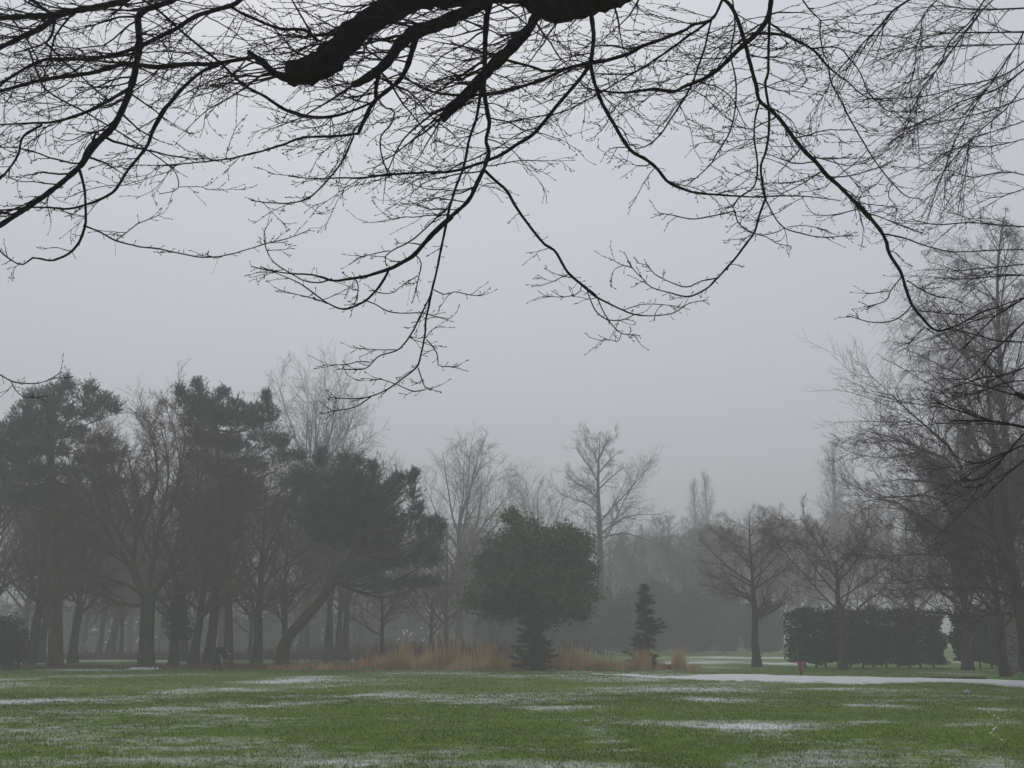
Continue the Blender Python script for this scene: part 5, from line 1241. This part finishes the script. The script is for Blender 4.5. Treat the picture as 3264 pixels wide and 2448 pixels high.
RLIMBS = [
 ('G', [(2090, 490), (1900, 640), (1760, 710), (1560, 770), (1400, 860), (1250, 930), (1100, 1030), (1000, 1100)], [15, 14, 13, 11, 9, 8, 7, 5]),
 ('G', [(1760, -20), (1640, 170), (1560, 240), (1480, 340), (1440, 460), (1380, 550), (1300, 640), (1250, 740), (1180, 880), (1080, 1020)], [16, 14, 13, 12, 12, 11, 10, 9, 8, 5]),
 ('G', [(1210, -20), (1050, 90), (950, 210), (830, 330), (720, 450), (640, 530), (590, 600), (520, 740), (400, 900)], [22, 19, 17, 13, 11, 10, 8, 7, 5]),
 ('G', [(2090, 160), (1990, 340), (1900, 480), (1760, 690), (1620, 880), (1550, 1010), (1500, 1120), (1440, 1300), (1380, 1450), (1320, 1650)], [13, 12, 11, 11, 10, 9, 8, 8, 7, 5]),
 ('G', [(2090, 590), (1900, 830), (1760, 950), (1650, 1080), (1630, 1250), (1580, 1440), (1550, 1600)], [10, 10, 9, 8, 8, 7, 5]),
 ('G', [(1410, -20), (1290, 110), (1270, 250), (1240, 350), (1220, 520), (1180, 700)], [12, 11, 10, 9, 8, 5]),
 ('G', [(2090, 1040), (1800, 1110), (1600, 1110), (1400, 1180)], [9, 8, 7, 5]),
 ('G', [(2090, 730), (1700, 860), (1300, 950), (1050, 1060)], [10, 9, 8, 5]),
 ('G', [(2090, 60), (1850, 70), (1600, 60), (1400, 40), (1200, 80)], [16, 14, 11, 9, 5]),
 ('G', [(2090, 240), (1800, 250), (1500, 260), (1300, 290), (1000, 400)], [16, 13, 11, 9, 5]),
 ('G', [(2090, 330), (1800, 340), (1500, 350), (1200, 360), (900, 470)], [12, 11, 9, 8, 5]),
 ('G', [(2090, 430), (1900, 560), (1600, 640), (1300, 720), (1000, 740), (800, 750)], [13, 12, 11, 9, 8, 5]),
 ('G', [(1830, -20), (1700, 120), (1500, 400), (1350, 570), (1200, 620), (1000, 700)], [13, 12, 10, 9, 7, 5]),
 ('G', [(2090, 900), (1850, 990), (1650, 1060), (1500, 1230), (1380, 1350)], [9, 8, 8, 7, 5]),
 ('G', [(2090, 1330), (1900, 1300), (1650, 1340), (1500, 1290), (1300, 1290)], [10, 9, 8, 6, 5]),
 ('G', [(2090, 1410), (1900, 1480), (1750, 1500)], [9, 8, 5]),
 ('R', [(2000, 145), (1800, 130), (1600, 115), (1400, 130), (1250, 95)], [11, 10, 9, 8, 5]),
 ('R', [(2000, 1400), (1820, 1360), (1720, 1345), (1600, 1345), (1490, 1350)], [20, 16, 13, 10, 6]),
 ('R', [(1720, 1345), (1600, 1305), (1480, 1265), (1380, 1210)], [11, 10, 8, 5]),
 ('R', [(2000, 1225), (1950, 1200), (1905, 1180)], [44, 36, 28]),
 ('R', [(2000, 560), (1800, 680), (1700, 770), (1560, 910)], [12, 11, 9, 6]),
 ('R', [(2000, 690), (1850, 830), (1750, 920), (1680, 1020), (1600, 1085), (1450, 1085)], [12, 11, 10, 9, 8, 5]),
 ('R', [(2000, 440), (1800, 450), (1600, 470), (1400, 460)], [10, 9, 8, 5]),
 ('R', [(2000, 370), (1700, 400), (1500, 420)], [9, 8, 5]),
 ('R', [(2000, 1000), (1850, 1060), (1700, 1080), (1520, 1140)], [11, 10, 8, 5]),
 ('R', [(2000, 1100), (1850, 1110), (1650, 1180), (1500, 1170)], [10, 9, 8, 5]),
 ('R', [(2000, 1480), (1800, 1560), (1650, 1610), (1500, 1560)], [11, 10, 8, 5]),
 ('R', [(2000, 1560), (1850, 1680), (1700, 1830)], [11, 9, 6]),
 ('R', [(2000, 1380), (1880, 1500), (1700, 1700), (1560, 1720)], [12, 10, 8, 5]),
 ('R', [(2000, 860), (1800, 850), (1600, 800), (1450, 780)], [10, 9, 8, 5]),
]
def resample_many(P, n):
    return P[:, np.linspace(0, P.shape[1] - 1, n).astype(int)]
def right_twigs(rng, PP, RR, LL, G, GB, GH):
    Lpx = np.array([l[0] for l in LL]); yc = np.array([l[2] for l in LL])
    m = np.maximum(2, Lpx / np.where(yc > 640, 58, 27)).astype(int)
    P2, R2, L2 = sprout(rng, PP, np.clip(RR, .003, .02), m, .05, .95, (25, 10), 1.0, .5, 10, .06, (-.006, 0, -.012), .9, .6, .0040, .0023, .35)
    G.tubes(P2, R2, 4)
    PA = np.concatenate([resample_many(PP, 10), P2]); RA = np.concatenate([np.clip(RR[:, np.linspace(0, RR.shape[1] - 1, 10).astype(int)], .002, .006), R2]); LA = np.linalg.norm(np.diff(PA, axis=1), axis=2).sum(1)
    P3, R3, L3 = sprout(rng, PA, RA, np.clip(LA / .14, 3, 11).astype(int), .08, 1.0, (38, 10), .17, .6, 6, .06, (-.01, 0, .05), .9, .7, .0028, .0018, .35)
    G.tubes(P3, R3, 3)
    P4, R4, L4 = sprout(rng, P3, R3, 1, .3, .9, (40, 10), .05, .4, 3, .08, (0, 0, .12), .9, .8, .0024, .0016)
    G.tubes(P4, R4, 3)
    add_buds(rng, GB, P3, R3, 1, (.022, .005))
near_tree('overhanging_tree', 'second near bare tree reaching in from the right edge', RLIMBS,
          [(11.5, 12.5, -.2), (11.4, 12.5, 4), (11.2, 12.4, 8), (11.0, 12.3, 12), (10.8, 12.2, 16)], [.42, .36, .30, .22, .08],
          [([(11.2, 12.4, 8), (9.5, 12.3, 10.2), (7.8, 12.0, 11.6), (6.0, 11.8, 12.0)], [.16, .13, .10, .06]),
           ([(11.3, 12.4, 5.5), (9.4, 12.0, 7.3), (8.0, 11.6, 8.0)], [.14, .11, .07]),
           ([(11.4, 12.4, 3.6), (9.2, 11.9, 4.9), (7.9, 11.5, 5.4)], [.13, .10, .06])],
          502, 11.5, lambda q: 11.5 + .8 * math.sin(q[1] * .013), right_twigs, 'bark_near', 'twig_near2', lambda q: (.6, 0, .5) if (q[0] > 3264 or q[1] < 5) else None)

# ------------------------------------------------------------------ haze: the winter fog between the trees
def haze():
    x, y0, y1, z0, z1 = 1320, -160, 1320, -1.3, 50
    V = [(-x, y0, z0), (x, y0, z0), (x, y1, z0), (-x, y1, z0), (-x, y0, z1), (x, y0, z1), (x, y1, z1), (-x, y1, z1)]
    Q = [(0, 3, 2, 1), (4, 5, 6, 7), (0, 1, 5, 4), (2, 3, 7, 6), (1, 2, 6, 5), (3, 0, 4, 7)]
    m = bpy.data.materials.new('haze'); m.use_nodes = True; t = m.node_tree; t.nodes.clear()
    out = t.nodes.new('ShaderNodeOutputMaterial'); pv = t.nodes.new('ShaderNodeVolumePrincipled')
    pv.inputs['Color'].default_value = (.895, .885, .91, 1); pv.inputs['Density'].default_value = HAZE_DENSITY; pv.inputs['Anisotropy'].default_value = 0.0
    t.links.new(pv.outputs[0], out.inputs['Volume'])
    o = link('haze', make_mesh('haze', V, Q, smooth=False), m); tag(o, 'pale grey winter fog filling the park', 'fog', kind='stuff')
haze()
